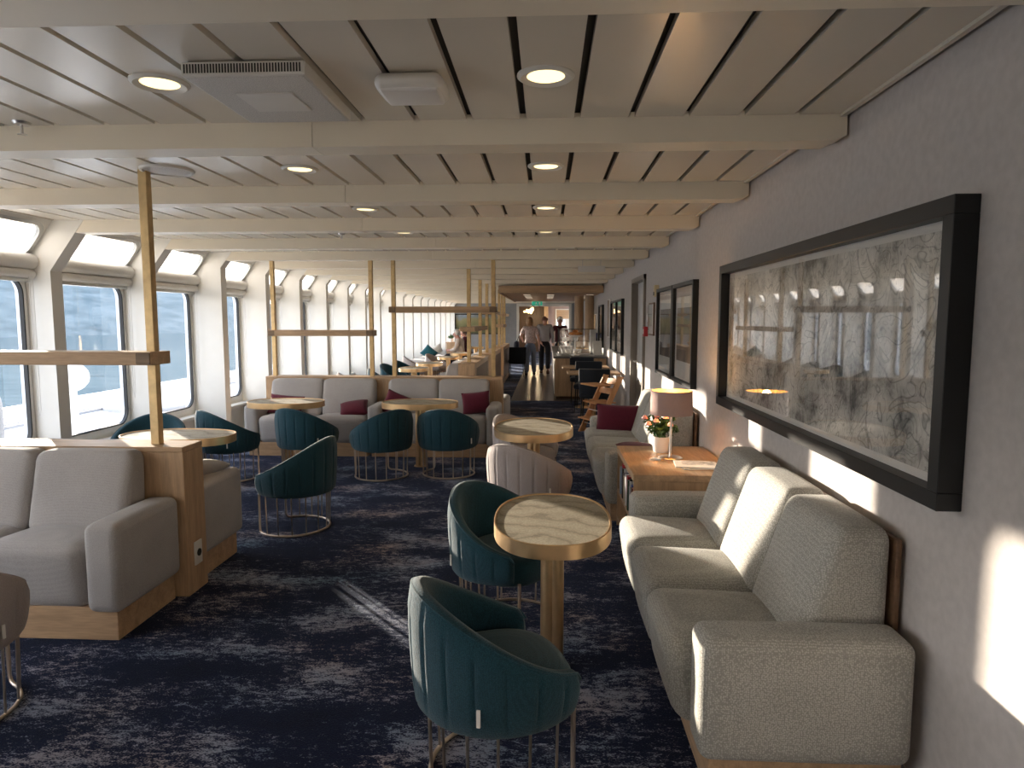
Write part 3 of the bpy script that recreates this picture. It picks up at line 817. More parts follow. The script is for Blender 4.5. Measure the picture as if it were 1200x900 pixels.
sofa('booth_sofa', 'grey booth sofa behind the nearest oak divider, turned to the far tables', (-2.09, 3.90, 0), PI, 3, 0.56, BF, (True, False), depth=0.6, zs=0.50, za=0.60, zb=0.86, plinth=0.15, arm_w=0.18, backboard=False, lean=0.08)
divider('long oak divider behind the two sofas with burgundy cushions, carrying two shelf frames', -3.52, -0.535, 8.28, 8.52, 0.895, [((-3.44, -2.19), (-3.48, -2.15)), ((-1.905, -0.655), (-1.945, -0.615))], 1.40)
# second frame's shelf hangs higher: raise it
for o in [o for o in bpy.data.objects if o.name.startswith('shelf') and o.parent and abs(o.parent['label'].find('two shelf frames')) > 1]:
    xs = [v.co.x for v in o.data.vertices]
    if min(xs) > -2.0: o.location.z = 0.29
sofa('booth_sofa', 'grey two-seat booth sofa by the windows, between burgundy cushions', (-3.55, 8.28, 0), 0, 2, 0.648, BF, (True, False), depth=0.62, zs=0.48, za=0.60, zb=0.875, plinth=0.14, arm_w=0.16, backboard=False, lean=0.08)
sofa('booth_sofa', 'grey two-seat booth sofa beside the aisle, with burgundy cushions', (-2.08, 8.28, 0), 0, 2, 0.62, BF, (True, True), depth=0.62, zs=0.48, za=0.60, zb=0.875, plinth=0.14, arm_w=0.15, backboard=False, lean=0.08)
sofa('booth_sofa', 'grey booth sofa behind the long oak divider, only its arm showing', (-0.48, 8.52, 0), PI, 4, 0.65, BF, (True, True), depth=0.6, zs=0.48, za=0.60, zb=0.875, plinth=0.14, arm_w=0.16, backboard=False, lean=0.08)
# aisle dividers further on, run along the aisle
def aisle_div(label, xl, xr, y0, y1, poles, shelves):
    t = thing('aisle_divider', label, 'divider', (0, 0, 0))
    f = MB(); f.rbox(xl, xr, y0, y1, 0, 0.90, 0.003, 1); f.build('cabinet', M['oak_z'], t, smooth=False)
    f = MB(); f.rbox(xl-0.005, xr+0.005, y0-0.005, y1+0.005, 0.90, 0.93, 0.003, 1); f.build('top_board', M['oak_y'], t, smooth=False)
    f = MB(); f.box(xr, xr+0.004, y0+0.25, y1-0.25, 0.12, 0.84); f.build('dark_side_sheet', M['brown_ply'], t, smooth=False)  # thin dark brown sheet laid over the aisle-facing side
    for (px, py) in poles:
        f = MB(); f.rbox(px-0.03, px+0.03, py-0.03, py+0.03, 0.925, ZC+0.02, 0.003, 1); f.build('pole', M['polebrass'], t, smooth=False)
    for (a, b, z) in shelves:
        f = MB(); f.rbox((xl+xr)/2-0.12, (xl+xr)/2+0.12, a, b, z, z+0.07, 0.003, 1); f.build('shelf', M['oak_y'], t, smooth=False)
aisle_div('first oak aisle divider beyond the long one, with brass poles', -1.36, -1.10, 10.4, 12.9, [(-1.23, 10.75), (-1.23, 12.6)], [(10.5, 12.8, 1.42)])
aisle_div('second oak aisle divider, halfway to the seated couple', -1.34, -1.08, 13.5, 16.2, [(-1.21, 13.8), (-1.21, 15.9)], [(13.6, 16.1, 1.72)])
aisle_div('farthest oak aisle divider, beside the standing couple', -1.32, -1.06, 16.8, 19.6, [(-1.19, 17.1), (-1.19, 18.2), (-1.19, 19.3)], [(16.9, 18.3, 1.42), (18.1, 19.5, 1.7)])
sofa('bench_sofa', 'grey sofa backing on the first aisle divider', (-1.37, 12.85, 0), R(-90), 3, 0.68, BF, depth=0.68, zs=0.45, za=0.6, zb=0.9, plinth=0.12, backboard=False)
sofa('bench_sofa', 'grey sofa backing on the second aisle divider', (-1.35, 16.15, 0), R(-90), 3, 0.72, BF, depth=0.68, zs=0.45, za=0.6, zb=0.9, plinth=0.12, backboard=False)

# ------------------------------------------------------------------ tables
def oval_table(label, x, y, zt, lx, ly, group='oval brass tables'):
    t = thing('oval_table', label, 'table', (x, y, 0), 0, group)
    a, b = lx/2, ly/2; n = 64
    f = MB()
    prof = [(1.0, zt-0.058), (1.0, zt+0.002), (0.985, zt+0.004), (0.965, zt+0.002), (0.962, zt-0.01)]
    vs = []; fs = []
    P = 2.35
    def oval(k, r):
        an = 2*PI*k/n; c, s_ = math.cos(an), math.sin(an)
        q = (abs(c)**P + abs(s_)**P)**(-1/P)
        return ((a-(1-r)*min(a,b))*q*c, (b-(1-r)*min(a,b))*q*s_)
    for (r, z) in prof:
        for k in range(n): vs.append((*oval(k, r), z))
    for i in range(len(prof)-1):
        for k in range(n): fs.append((i*n+k, i*n+(k+1) % n, (i+1)*n+(k+1) % n, (i+1)*n+k))
    fs.append(tuple(range(n)))
    f.add(vs, fs); f.build('rim', M['brass'], t, angle=50)
    f = MB(); f.prism([oval(k, 0.964) for k in range(n)], 'z', zt-0.02, zt-0.003); f.build('stone_top', M['stone'], t, smooth=False)
    f = MB()
    for an in range(4):
        q = an*PI/2+PI/4
        f.lathe([(0, 0.01), (0.034, 0.01), (0.034, zt-0.055), (0, zt-0.055)], 20, (0.027*math.cos(q), 0.027*math.sin(q), 0))
    f.build('column', M['brass'], t)
    f = MB(); f.lathe([(0, 0.0), (0.075, 0.0), (0.075, 0.006), (0.07, 0.01), (0, 0.011)], 32, (0,0,0)); f.build('foot_plate', M['brass'], t)
    return t
oval_table('oval stone-topped brass table before the nearest wall sofa', 0.033, 3.0, 0.71, 0.525, 0.81)
oval_table('oval stone-topped brass table beside the blush chairs', -0.10, 5.62, 0.71, 0.66, 0.97)
oval_table('oval brass table before the aisle-side double sofa', -1.37, 7.25, 0.71, 0.83, 0.57)
oval_table('oval brass table before the window-side double sofa', -2.86, 7.25, 0.71, 0.83, 0.57)
oval_table('oval brass table between the nearest divider and the windows', -2.87, 5.08, 0.71, 0.87, 0.54)
oval_table('first far oval table beyond the long divider', -2.55, 12.9, 0.68, 0.55, 0.85)
oval_table('second far oval table beyond the long divider', -2.5, 14.4, 0.68, 0.55, 0.85)
oval_table('third far oval table beyond the long divider', -2.45, 16.8, 0.68, 0.5, 0.8)
oval_table('fourth far oval table, just before the seated couple', -2.4, 18.8, 0.68, 0.55, 0.8)
oval_table('small far oval table beside the seated couple', -2.25, 21.6, 0.74, 0.5, 0.6)

# ------------------------------------------------------------------ tub chairs
TM = R(129)
RX, RY = 0.305, 0.30
def shell_top(th): return 0.462 + 0.258*(0.5+0.5*math.cos(th*PI/R(133)))**0.85
def pl(th, r): # plan point; th from the back (-y)
    return ((RX+r)*math.sin(th), -(RY+r)*math.cos(th) + 0.0)
NCH = 14
def make_chair(mat, label, name='tub_chair'):
    t = thing(name, label, 'chair')
    nth = NCH*10+1
    f = MB()
    prof_n = 20
    def sec(th):
        zt = shell_top(th)
        ph = (th+TM)/(2*TM)*NCH; fr = abs((ph % 1.0)-0.5)*2        # 1 at the stitch
        g = -0.0065*max(0, (fr-0.78)/0.22)**1.6 if 0.02 < (th+TM)/(2*TM) < 0.98 else 0
        en = min(1, (TM-abs(th))/R(7))                    # thinning at the ends
        zt -= 0.03*(1-en)**2
        zb = 0.305 - 0.01*math.cos(th)
        o = 0.018*(1-en)**2
        out = []
        out.append((-0.030, zb+0.012)); out.append((-0.012, zb)); out.append((0.0+g*0.5-o, zb+0.015))
        for i in range(1, 8):
            k = i/8; out.append((0.004+0.016*math.sin(k*PI*0.6)+g-o, zb+0.02+(zt-zb-0.05)*k))
        out.append((0.012-o, zt-0.018)); out.append((0.004-o, zt-0.004)); out.append((-0.010, zt)); out.append((-0.028, zt-0.004)); out.append((-0.040+o, zt-0.02))
        for i in range(7, 1, -1):
            k = i/8; out.append((-0.050+0.006*k+o, 0.36+(zt-0.36-0.03)*k))
        out.append((-0.056, 0.34))
        return out
    ns_ = len(sec(0))
    vs = []; fs = []
    for i in range(nth):
        th = -TM + 2*TM*i/(nth-1)
        for (r, z) in sec(th): vs.append((*pl(th, r), z))
    for i in range(nth-1):
        for j in range(ns_):
            k = (j+1) % ns_
            fs.append((i*ns_+j, (i+1)*ns_+j, (i+1)*ns_+k, i*ns_+k))
    fs.append(tuple(range(ns_))); fs.append(tuple((nth-1)*ns_+j for j in range(ns_)))
    f.add(vs, fs); f.build('shell', mat, t, angle=60)
    # piping around the rim
    f = MB(); pts = []
    for i in range(61):
        th = -TM + 2*TM*i/60; en = min(1, (TM-abs(th))/R(7)); pts.append((*pl(th, 0.006), shell_top(th)-0.008-0.03*(1-en)**2))
    f.tube(pts, 0.005, 6); f.build('piping', mat, t)
    # seat
    f = MB()
    n = 40; rings = [(0.0, 0.275), (0.6, 0.274), (0.9, 0.282), (0.985, 0.305), (1.0, 0.345), (0.985, 0.385), (0.93, 0.408), (0.8, 0.42), (0.5, 0.43), (0.0, 0.433)]
    vs = []; fs = []; idx = []
    for (r, z) in rings:
        if r == 0: idx.append([len(vs)]); vs.append((0, 0.01, z)); continue
        ids = []
        for k in range(n):
            an = 2*PI*k/n; c, s_ = math.cos(an), math.sin(an); P = 2.6
            q = (abs(c)**P+abs(s_)**P)**(-1/P)
            ids.append(len(vs)); vs.append((0.25*r*q*c, 0.0+0.238*r*q*s_, z))
        idx.append(ids)
    for A, B in zip(idx, idx[1:]):
        for k in range(n):
            l = (k+1) % n
            if len(A) == 1: fs.append((A[0], B[k], B[l]))
            elif len(B) == 1: fs.append((A[k], A[l], B[0]))
            else: fs.append((A[k], A[l], B[l], B[k]))
    f.add(vs, fs); f.build('seat', mat, t)
    # wire base: floor ring with upturned front ends, upright rods
    fr = 0.262
    def fp(th, k=1.0): return (fr*1.02*k*math.sin(th), -fr*k*math.cos(th)+0.012)
    f = MB(); pts = []
    E = R(133)
    a0 = fp(-E); a1 = fp(E)
    pts.append((a0[0], a0[1], 0.31)); pts.append((a0[0], a0[1], 0.04))
    q = fp(-E+R(2)); pts.append((q[0], q[1], 0.018))
    for i in range(41):
        th = -E+R(7) + (2*E-R(14))*i/40; pts.append((*fp(th), 0.009))
    q = fp(E-R(2)); pts.append((q[0], q[1], 0.018)); pts.append((a1[0], a1[1], 0.04)); pts.append((a1[0], a1[1], 0.31))
    f.tube(pts, 0.0085, 8); f.build('floor_ring', M['wire'], t)
    for i in range(11):
        th = R(-110) + R(220)*i/10
        f = MB(); f.cyl((*fp(th), 0.01), (*fp(th, 1.03), 0.31), 0.0052, 6); f.build('rod', M['wire'], t)
    f = MB(); th = R(58); p = pl(th, 0.023); p2 = pl(th+R(4), 0.023)
    f.add([(p[0], p[1], 0.36), (p2[0], p2[1], 0.36), (p2[0], p2[1], 0.41), (p[0], p[1], 0.41)], [(0,1,2,3)])
    for o_ in (0,):
        pass
    f = MB(); a = math.atan2(p[1], p[0])
    f.rbox(-0.004, 0.003, -0.006, 0.006, -0.028, 0.028, 0.001, 1, M=Matrix.Translation((p[0], p[1], 0.385)) @ Matrix.Rotation(a, 4, 'Z'))
    f.build('fabric_tag', M['paper'], t)
    return t
def face(dx, dy): return math.atan2(dy, dx) - PI/2      # chair faces local +Y
teal = make_chair(M['teal'], 'teal tub chair nearest the camera, turned to the wall sofa')
teal.location = (-0.155, 2.27, 0); teal.rotation_euler.z = face(0.92, 0.40)
GT = 'teal tub chairs'; teal['group'] = GT
def tc(x, y, dx, dy, label): return dup(teal, (x, y, 0), face(dx, dy), label, GT)
tc(-0.19, 3.46, 0.85, -0.5, 'teal tub chair behind the nearest oval table')
tc(-1.93, 5.02, -0.98, 0.12, 'teal tub chair turned to the windows, beside the nearest divider')
tc(-2.49, 6.86, 0.35, 0.93, 'teal tub chair before the window-side double sofa, nearer the aisle')
tc(-3.2, 6.62, 0.62, 0.78, 'teal tub chair before the window-side double sofa, nearer the windows')
tc(-3.62, 5.9, 0.25, -1.0, 'teal tub chair half hidden behind the divider and the round table by the windows')
tc(-1.68, 6.76, -0.72, 0.69, 'teal tub chair before the aisle-side double sofa, turned towards the windows')
tc(-1.01, 6.88, 0.08, 1.0, 'teal tub chair before the aisle-side double sofa, its round back to the camera')
tc(-2.95, 12.2, 0.95, 0.3, 'teal tub chair at the first far table, nearer the camera')
tc(-3.05, 13.5, 0.95, -0.3, 'teal tub chair at the first far table, farther from the camera')
tc(-3.05, 14.6, 0.95, -0.3, 'teal tub chair at the second far table')
beige = make_chair(M['beige'], 'blush-grey tub chair with its back to the camera by the middle oval table')
beige.location = (-0.12, 4.98, 0); beige.rotation_euler.z = face(0.5, 0.86)
GB = 'blush-grey tub chairs'; beige['group'] = GB
def bc(x, y, dx, dy, label): return dup(beige, (x, y, 0), face(dx, dy), label, GB)
bc(-0.17, 6.14, 0.85, -0.5, 'blush-grey tub chair facing out behind the middle oval table')
bc(-2.44, 2.46, -0.45, 0.89, 'blush-grey tub chair cut by the frame edge, opposite the nearest booth sofa')
bc(-3.62, 10.6, 0.9, 0.3, 'blush-grey tub chair showing over the long divider, nearer the windows')
bc(-3.2, 11.2, 0.9, 0.3, 'blush-grey tub chair showing over the long divider, nearer the aisle')
bc(-3.2, 16.4, 0.95, 0.2, 'blush-grey tub chair at the third far table')
bc(-2.85, 17.55, 0.95, -0.3, 'blush-grey tub chair between the third and fourth far tables')

# ------------------------------------------------------------------ scatter cushions
def pillow(name, label, loc, rot, w, h, th, mat, group=None):
    f = MB(); n = 17
    def fn(sgn):
        def g(u, v):
            a, b = u*2-1, v*2-1
            k = (1-abs(a)**2.6)*(1-abs(b)**2.6)
            t_ = th/2*max(0, k)**0.55
            pinch = 1-0.06*(1-abs(b)**2)*abs(a)**3 ; pinch2 = 1-0.06*(1-abs(a)**2)*abs(b)**3
            return Vector((a*w/2*pinch, sgn*t_, b*h/2*pinch2))
        return g
    f.grid(fn(1), n, n); f.grid(fn(-1), n, n)
    o = f.build(name, mat, None, angle=80)
    o.location = (loc[0], loc[1], loc[2]+0.015); o.rotation_euler = rot
    return tag(o, label, 'cushion', group)
GC = 'burgundy cushions'
pillow('cushion', 'burgundy cushion upright on the far end of the sofa beyond the lamp table', (0.75, 6.93, 0.57), (R(-12), R(2), R(-4)), 0.46, 0.30, 0.13, M['burg'], GC)
pillow('cushion', 'burgundy cushion just showing behind the lamp table', (0.785, 5.67, 0.495), (R(-86), 0, R(90)), 0.34, 0.36, 0.11, M['burg'], GC)
pillow('cushion', 'burgundy cushion at the aisle end of the double sofa', (-0.83, 7.95, 0.60), (R(-12), R(-6), 0), 0.34, 0.27, 0.12, M['burg'], GC)
pillow('cushion', 'burgundy cushion leaning on the arm between the double sofas', (-1.78, 7.9, 0.58), (R(-20), R(24), R(8)), 0.31, 0.29, 0.12, M['burg'], GC)
pillow('cushion', 'burgundy cushion lying flat on the window-side sofa by the shared arm', (-2.3, 7.93, 0.525), (R(-62), R(-8), R(10)), 0.34, 0.3, 0.13, M['burg'], GC)
pillow('cushion', 'burgundy cushion on the window-side sofa, behind the oval table', (-3.15, 7.98, 0.56), (R(-25), R(5), 0), 0.42, 0.25, 0.12, M['burg'], GC)
pillow('cushion', 'pale grey cushion tipped on the sofa behind the nearest divider', (-2.33, 4.23, 0.60), (R(80), R(-14), R(-6)), 0.4, 0.36, 0.13, M['bluefab'])
pillow('cushion', 'teal cushion lying by the far windows before the seated couple', (-3.3, 18.9, 0.66), (R(20), R(38), R(30)), 0.4, 0.34, 0.14, M['tealcush'])
pillow('cushion', 'white cushion lying by the far windows before the seated couple', (-3.35, 20.6, 0.67), (R(20), R(-30), R(30)), 0.34, 0.3, 0.12, M['paper'])
t = thing('window_bench', 'low grey bench under the far windows carrying teal and white cushions', 'bench', (-3.55, 19.8, 0))
f = MB(); f.soft((0, 0, 0.38), (0.7, 4.2, 0.18), 0.05, (0, 0, 0.02), 6); f.build('seat', M['bluefab'], t)
f = MB(); f.rbox(-0.32, 0.32, -2.05, 2.05, 0, 0.3, 0.004); f.build('plinth', M['oak_y'], t, smooth=False)

# ------------------------------------------------------------------ lamp table with books
TX0, TX1, TY0, TY1, TZ = 0.555, XW-0.02, 4.22, 5.22, 0.625
t = thing('bookcase_table', 'oak side table with open book shelves between the two wall sofas', 'side table', (0, 0, 0))
f = MB(); f.rbox(TX0, TX1, TY0, TY1, TZ-0.045, TZ, 0.003, 1); f.build('table_top', M['oak_y'], t, smooth=False)
f = MB(); f.box(TX0+0.006, TX1, TY0+0.006, TY0+0.03, 0, TZ-0.045); f.build('side_panel', M['oak_z'], t, smooth=False)
f = MB(); f.box(TX0+0.006, TX1, TY1-0.03, TY1-0.006, 0, TZ-0.045); f.build('side_panel', M['oak_z'], t, smooth=False)
f = MB(); f.box(TX1-0.03, TX1-0.01, TY0+0.04, TY1-0.04, 0, TZ-0.045); f.build('back_panel', M['oak_z'], t, smooth=False)
for z in (0.05, 0.27):
    f = MB(); f.box(TX0+0.008, TX1-0.03, TY0+0.03, TY1-0.03, z, z+0.022); f.build('shelf', M['oak_y'], t, smooth=False)
bk = [('red', (0.45, 0.02, 0.03), 0.05, 0.235), ('white', (0.7, 0.7, 0.68), 0.02, 0.23), ('dark blue', (0.03, 0.06, 0.2), 0.03, 0.22), ('pale blue', (0.35, 0.5, 0.62), 0.025, 0.21), ('black', (0.02, 0.02, 0.02), 0.035, 0.23),
      ('cream', (0.66, 0.58, 0.42), 0.03, 0.2), ('white spined', (0.72, 0.72, 0.72), 0.025, 0.225), ('dark green', (0.03, 0.09, 0.05), 0.04, 0.215), ('grey', (0.3, 0.3, 0.32), 0.03, 0.2), ('brown', (0.16, 0.08, 0.05), 0.035, 0.22)]
y = TY0+0.034
def book(label, y, th, h, col, z, x0=0.0):
    t = thing('book', label, 'book', (TX0+0.012+x0, y, z), 0, 'books on the shelves of the oak side table')
    m = plain('book_cloth', col, 0.6)
    f = MB(); f.rbox(0, 0.16, 0, 0.003, 0, h, 0.001, 1); f.rbox(0, 0.16, th-0.003, th, 0, h, 0.001, 1); f.rbox(-0.003, 0.004, 0, th, 0, h, 0.002, 1); f.build('cover', m, t, smooth=False)
    f = MB(); f.box(0.004, 0.155, 0.003, th-0.003, 0.004, h-0.004); f.build('pages', M['paper'], t, smooth=False)
i = 0
while y < TY1-0.09 and i < 22:
    nm, c, th, h = bk[(i*3) % 10] if i else bk[0]
    book('%s book, %s from the near end of the oak table upper shelf' % (nm, ORD[i]), y, th, h-0.004*(i % 4), tuple(q*(0.75+0.05*(i % 7)) for q in c), 0.2922, 0.006*(i % 3)); y += th+0.004; i += 1
y = TY0+0.3
for i, (nm, c, th, h) in enumerate(bk[4:8]):
    book('%s book standing on the lower shelf of the oak side table' % nm, y, th, min(h, 0.17), c, 0.0725); y += th+0.004
# lamp
LX, LY = 0.883, 4.757
t = thing('table_lamp', 'lit table lamp with a mauve drum shade on the oak side table', 'lamp', (LX, LY, TZ))
f = MB(); f.lathe([(0, 0), (0.085, 0), (0.085, 0.006), (0.07, 0.014), (0.012, 0.018), (0, 0.018)], 32); f.build('base', M['chrome'], t)
f = MB(); f.lathe([(0, 0.016), (0.009, 0.016), (0.009, 0.36), (0, 0.36)], 14); f.build('stem', M['chrome'], t)
M['shade'] = fabric('mauve_lampshade', (0.50, 0.35, 0.32), 400, 0.12, sheen=0.0)
f = MB(); f.lathe([(0.143, 0.315), (0.148, 0.315), (0.142, 0.482), (0.137, 0.482)], 40); sh = f.build('shade', M['shade'], t)
M['shadegold'] = plain('gold_shade_lining', (0.85, 0.55, 0.16), 0.4, metal=0.0)
f = MB(); f.lathe([(0.1425, 0.316), (0.1365, 0.481)], 40); f.build('shade_lining', M['shadegold'], sh)
f = MB(); f.lathe([(0, 0.36), (0.015, 0.365), (0.03, 0.40), (0.028, 0.425), (0, 0.445)], 16); f.build('bulb', emit('warm_bulb', (1, 0.62, 0.22), 12), t)
f = MB()
for a in range(3):
    q = a*2*PI/3; f.tube([(0.009*math.cos(q), 0.009*math.sin(q), 0.345), (0.139*math.cos(q), 0.139*math.sin(q), 0.345)], 0.002, 6)
f.build('spider', M['chrome'], t)
l = bpy.data.lights.new('lamp_bulb_light', 'POINT'); l.energy = 4; l.color = (1, 0.6, 0.25); l.shadow_soft_size = 0.03
lo = bpy.data.objects.new('lamp_bulb_light', l); C.objects.link(lo); lo.location = (0, 0, 0.46); lo.parent = t
# potted roses
PX, PY = 0.862, 4.99
t = thing('potted_rose', 'pink miniature rose in a white pot behind the table lamp', 'plant', (PX, PY, TZ))
f = MB(); f.lathe([(0, 0), (0.055, 0), (0.062, 0.01), (0.07, 0.06), (0.07, 0.115), (0.066, 0.118), (0.063, 0.112), (0.06, 0.1), (0, 0.1)], 32); f.build('pot', M['pot'], t)
f = MB(); f.lathe([(0, 0.103), (0.061, 0.101)], 20); f.build('soil', M['soil'], t)
rs = random.Random(3)
st = MB(); lf = MB(); pt = MB(); heads = []
for i in range(32):
    an = rs.uniform(0, 2*PI); rad = rs.uniform(0.03, 0.175); hgt = rs.uniform(0.17, 0.285)-0.35*max(0, rad-0.1)
    p0 = Vector((rs.uniform(-0.03, 0.03), rs.uniform(-0.03, 0.03), 0.1)); p2 = Vector((rad*math.cos(an), rad*math.sin(an), hgt))
    p1 = (p0+p2)/2 + Vector((0, 0, 0.03))
    st.tube([p0, p1, p2], 0.0022, 5)
    for j in range(17):
        k = rs.uniform(0.25, 1.0); p = p0.lerp(p2, k) + Vector((0, 0, 0.03*(1-abs(2*k-1))))
        q = Matrix.Translation(p) @ Euler((rs.uniform(-0.9, 0.9), rs.uniform(-0.9, 0.9), rs.uniform(0, 6.3))).to_matrix().to_4x4()
        L = rs.uniform(0.022, 0.04); W = L*0.32
        lf.add([(0,0,0), (L*0.35, W, 0.004), (L*0.75, W*0.7, 0.002), (L, 0, -0.004), (L*0.75, -W*0.7, 0.002), (L*0.35, -W, 0.004), (L*0.5, 0, -0.003)], [(0,1,6),(1,2,6),(2,3,6),(3,4,6),(4,5,6),(5,0,6)], q)
    if i % 3 == 0 or i in (4, 8): heads.append(p2)
st.build('stems', M['leaf'], t); lf.build('foliage', M['leaf'], t, smooth=False, fix=False)
for hp in heads:
    f = MB()
    for lay, (rr, zz, nn) in enumerate(((0.020, 0.0, 6), (0.014, 0.006, 5), (0.008, 0.010, 4))):
        for j in range(nn):
            an = 2*PI*j/nn+lay
            f.soft((0, 0, 0), (rr*1.1, rr*0.35, rr*1.3), rr*0.17, (0, 0.002, 0), 2, M=Matrix.Translation(hp+Vector((rr*0.7*math.cos(an), rr*0.7*math.sin(an), zz+0.01))) @ Matrix.Rotation(an+PI/2, 4, 'Z') @ Matrix.Rotation(-0.5+0.2*lay, 4, 'X'))
    f.build('bloom', M['petal'], t)
# magazines
M['print'] = plain('printed_page', (0.50, 0.49, 0.48), 0.6, var=0.45, scale=24)
def mag(label, x, y, rz, z, w=0.28, h=0.21):
    t = thing('magazine', label, 'magazine', (x, y, z), rz, 'magazines on the oak side table')
    f = MB(); f.rbox(-w/2, w/2, -h/2, h/2, 0, 0.005, 0.001, 1); f.build('pages', M['paper'], t, smooth=False)
    f = MB(); f.box(-w/2+0.05, w/2-0.02, -h/2+0.08, h/2-0.015, 0.005, 0.0056); f.build('cover_picture', M['print'], t, smooth=False)
mag('open white magazine lowest beside the lamp on the oak side table', 1.03, 4.50, R(8), TZ)
mag('white magazine lying on another beside the lamp', 1.01, 4.52, R(-6), TZ+0.0062)
t = thing('remote_card', 'small white card with print at the lamp foot', 'card', (LX-0.11, LY-0.06, TZ), R(-20))
f = MB(); f.rbox(-0.035, 0.035, -0.025, 0.025, 0, 0.012, 0.002, 1); f.build('card', M['paper'], t, smooth=False)
f = MB(); f.box(-0.028, 0.028, -0.02, 0.0, 0.012, 0.0125); f.build('print', M['print'], t, smooth=False)
# burgundy folder by the wall sofa arm handled by cushion above

# ------------------------------------------------------------------ dining chairs, tables and high chair by the door
def dining_chair(label, x, y, rz):
    t = thing('dining_chair', label, 'chair', (x, y, 0), rz, 'navy dining chairs')
    f = MB(); f.soft((0, 0.0, 0.455), (0.46, 0.46, 0.09), 0.04, (0, 0, 0.012), 6); f.build('seat', M['navy'], t)
    def wp(p): return (p.x*(1+0.03*(p.z-0.5)), p.y - 0.16*(p.z-0.5) - 0.06*(1-(p.x/0.24)**2)+0.04, p.z)
    f = MB(); f.soft((0, -0.2, 0.66), (0.47, 0.05, 0.42), 0.024, (0, 0.006, 0), 8, wp); f.build('backrest', M['navy'], t)
    for sx in (-1, 1):
        for sy in (-1, 1):
            f = MB(); f.tube([(0.19*sx, 0.18*sy, 0.42), (0.205*sx, 0.205*sy, 0.0)], [0.012, 0.009], 8); f.build('leg', M['black'], t)
    f = MB(); f.tube([(0.19,0.18,0.42),(-0.19,0.18,0.42),(-0.19,-0.18,0.42),(0.19,-0.18,0.42)], 0.009, 6, True); f.build('seat_frame', M['black'], t)
    return t
dining_chair('navy dining chair nearest the high chair', 0.76, 10.4, R(-8))
dining_chair('navy dining chair second from the high chair', 0.73, 11.78, R(172))
dining_chair('navy dining chair third from the high chair, by the counter', 0.70, 13.15, R(178))
dining_chair('navy dining chair beside the standing couple, by the farthest aisle divider', -0.80, 18.5, R(8))
def dining_table(label, x, y):
    t = thing('dining_table', label, 'table', (x, y, 0), 0, 'small oak tables')
    f = MB(); f.rbox(-0.42, 0.42, -0.3, 0.3, 0.72, 0.755, 0.004, 1); f.build('table_top', M['oak_x'], t, smooth=False)
    f = MB()
    for an in range(4):
        q = an*PI/2+PI/4; f.lathe([(0, 0.01), (0.034, 0.01), (0.034, 0.72), (0, 0.72)], 16, (0.027*math.cos(q), 0.027*math.sin(q), 0))
    f.build('column', M['brass'], t)
    f = MB(); f.lathe([(0, 0), (0.2, 0), (0.19, 0.012), (0, 0.014)], 28); f.build('foot_plate', M['brass'], t)
dining_table('small oak dining table between the two nearest navy chairs', 0.77, 11.08)
dining_table('small oak dining table by the display counter', 0.72, 12.42)
# wooden high chair: two leaning rails on floor runners, plates between
t = thing('high_chair', 'orange beech child high chair leaning by the grey door', 'high chair', (0.585, 9.5, 0), R(25))
for sy in (-0.2, 0.2):
    f = MB()
    f.prism([(-0.03, 0.0), (0.05, 0.0), (0.46, 0.80), (0.38, 0.815)], 'y', sy-0.012, sy+0.012)
    f.build('side_rail', M['beech'], t, smooth=False)
    f = MB(); f.prism([(-0.03, 0.0), (0.5, 0.0), (0.5, 0.035), (0.02, 0.045)], 'y', sy-0.016, sy+0.016); f.build('runner', M['beech'], t, smooth=False)
f = MB(); f.rbox(0.03, 0.36, -0.19, 0.19, 0.43, 0.448, 0.006, 1); f.build('seat_plate', M['beech'], t, smooth=False)
f = MB(); f.rbox(-0.05, 0.3, -0.19, 0.19, 0.2, 0.218, 0.006, 1); f.build('foot_plate', M['beech'], t, smooth=False)
for z, xx in ((0.60, 0.31), (0.73, 0.38)):
    f = MB(); f.rbox(-0.008, 0.008, -0.19, 0.19, -0.045, 0.045, 0.004, 1, M=Matrix.Translation((xx, 0, z)) @ Matrix.Rotation(0.45, 4, 'Y')); f.build('back_slat', M['beech'], t, smooth=False)
f = MB(); f.rbox(0.0, 0.26, -0.22, 0.22, 0.68, 0.70, 0.006, 1); f.build('tray', M['beech'], t, smooth=False)
f = MB(); f.cyl((0.13, -0.19, 0.32), (0.13, 0.19, 0.32), 0.006, 8); f.cyl((0.06, -0.19, 0.13), (0.06, 0.19, 0.13), 0.006, 8); f.build('tie_rod', M['chrome'], t)

# ------------------------------------------------------------------ canopy, counter, columns
t = thing('counter_canopy', 'oak canopy hung from the ceiling above the display counter', 'canopy', (0, 0, 0))
f = MB(); f.rbox(-1.03, XW-0.02, 14.6, 14.66, 2.18, BZ0, 0.003, 1); f.build('fascia', M['oak_x'], t, smooth=False)
f = MB(); f.box(-1.03, XW-0.02, 14.66, 22.0, 2.2, 2.23); f.box(-1.03, -0.98, 14.66, 22, 2.18, BZ0); f.build('soffit', M['canopy'], t, smooth=False)
f = MB()
for xx in (-0.55, 0.02, 0.95):
    for i in range(4): f.box(xx, xx+0.17, 16.2+0.9*i, 16.26+0.9*i, 2.194, 2.2)
f.build('light_slot', emit('slot_glow', (1, 0.85, 0.65), 0.55), t, smooth=False)
CX0, CX1, CY0, CY1 = 0.18, XW-0.03, 13.6, 19.0
t = thing('display_counter', 'oak counter with a dark stone top beneath the canopy', 'counter', (0, 0, 0))
f = MB(); f.rbox(CX0, CX1, CY0, CY1, 0.06, 0.83, 0.003, 1); f.build('body', M['oak_z'], t, smooth=False)
f = MB(); f.box(CX0+0.03, CX1, CY0+0.03, CY1, 0, 0.06); f.build('plinth', M['darkwood'], t, smooth=False)
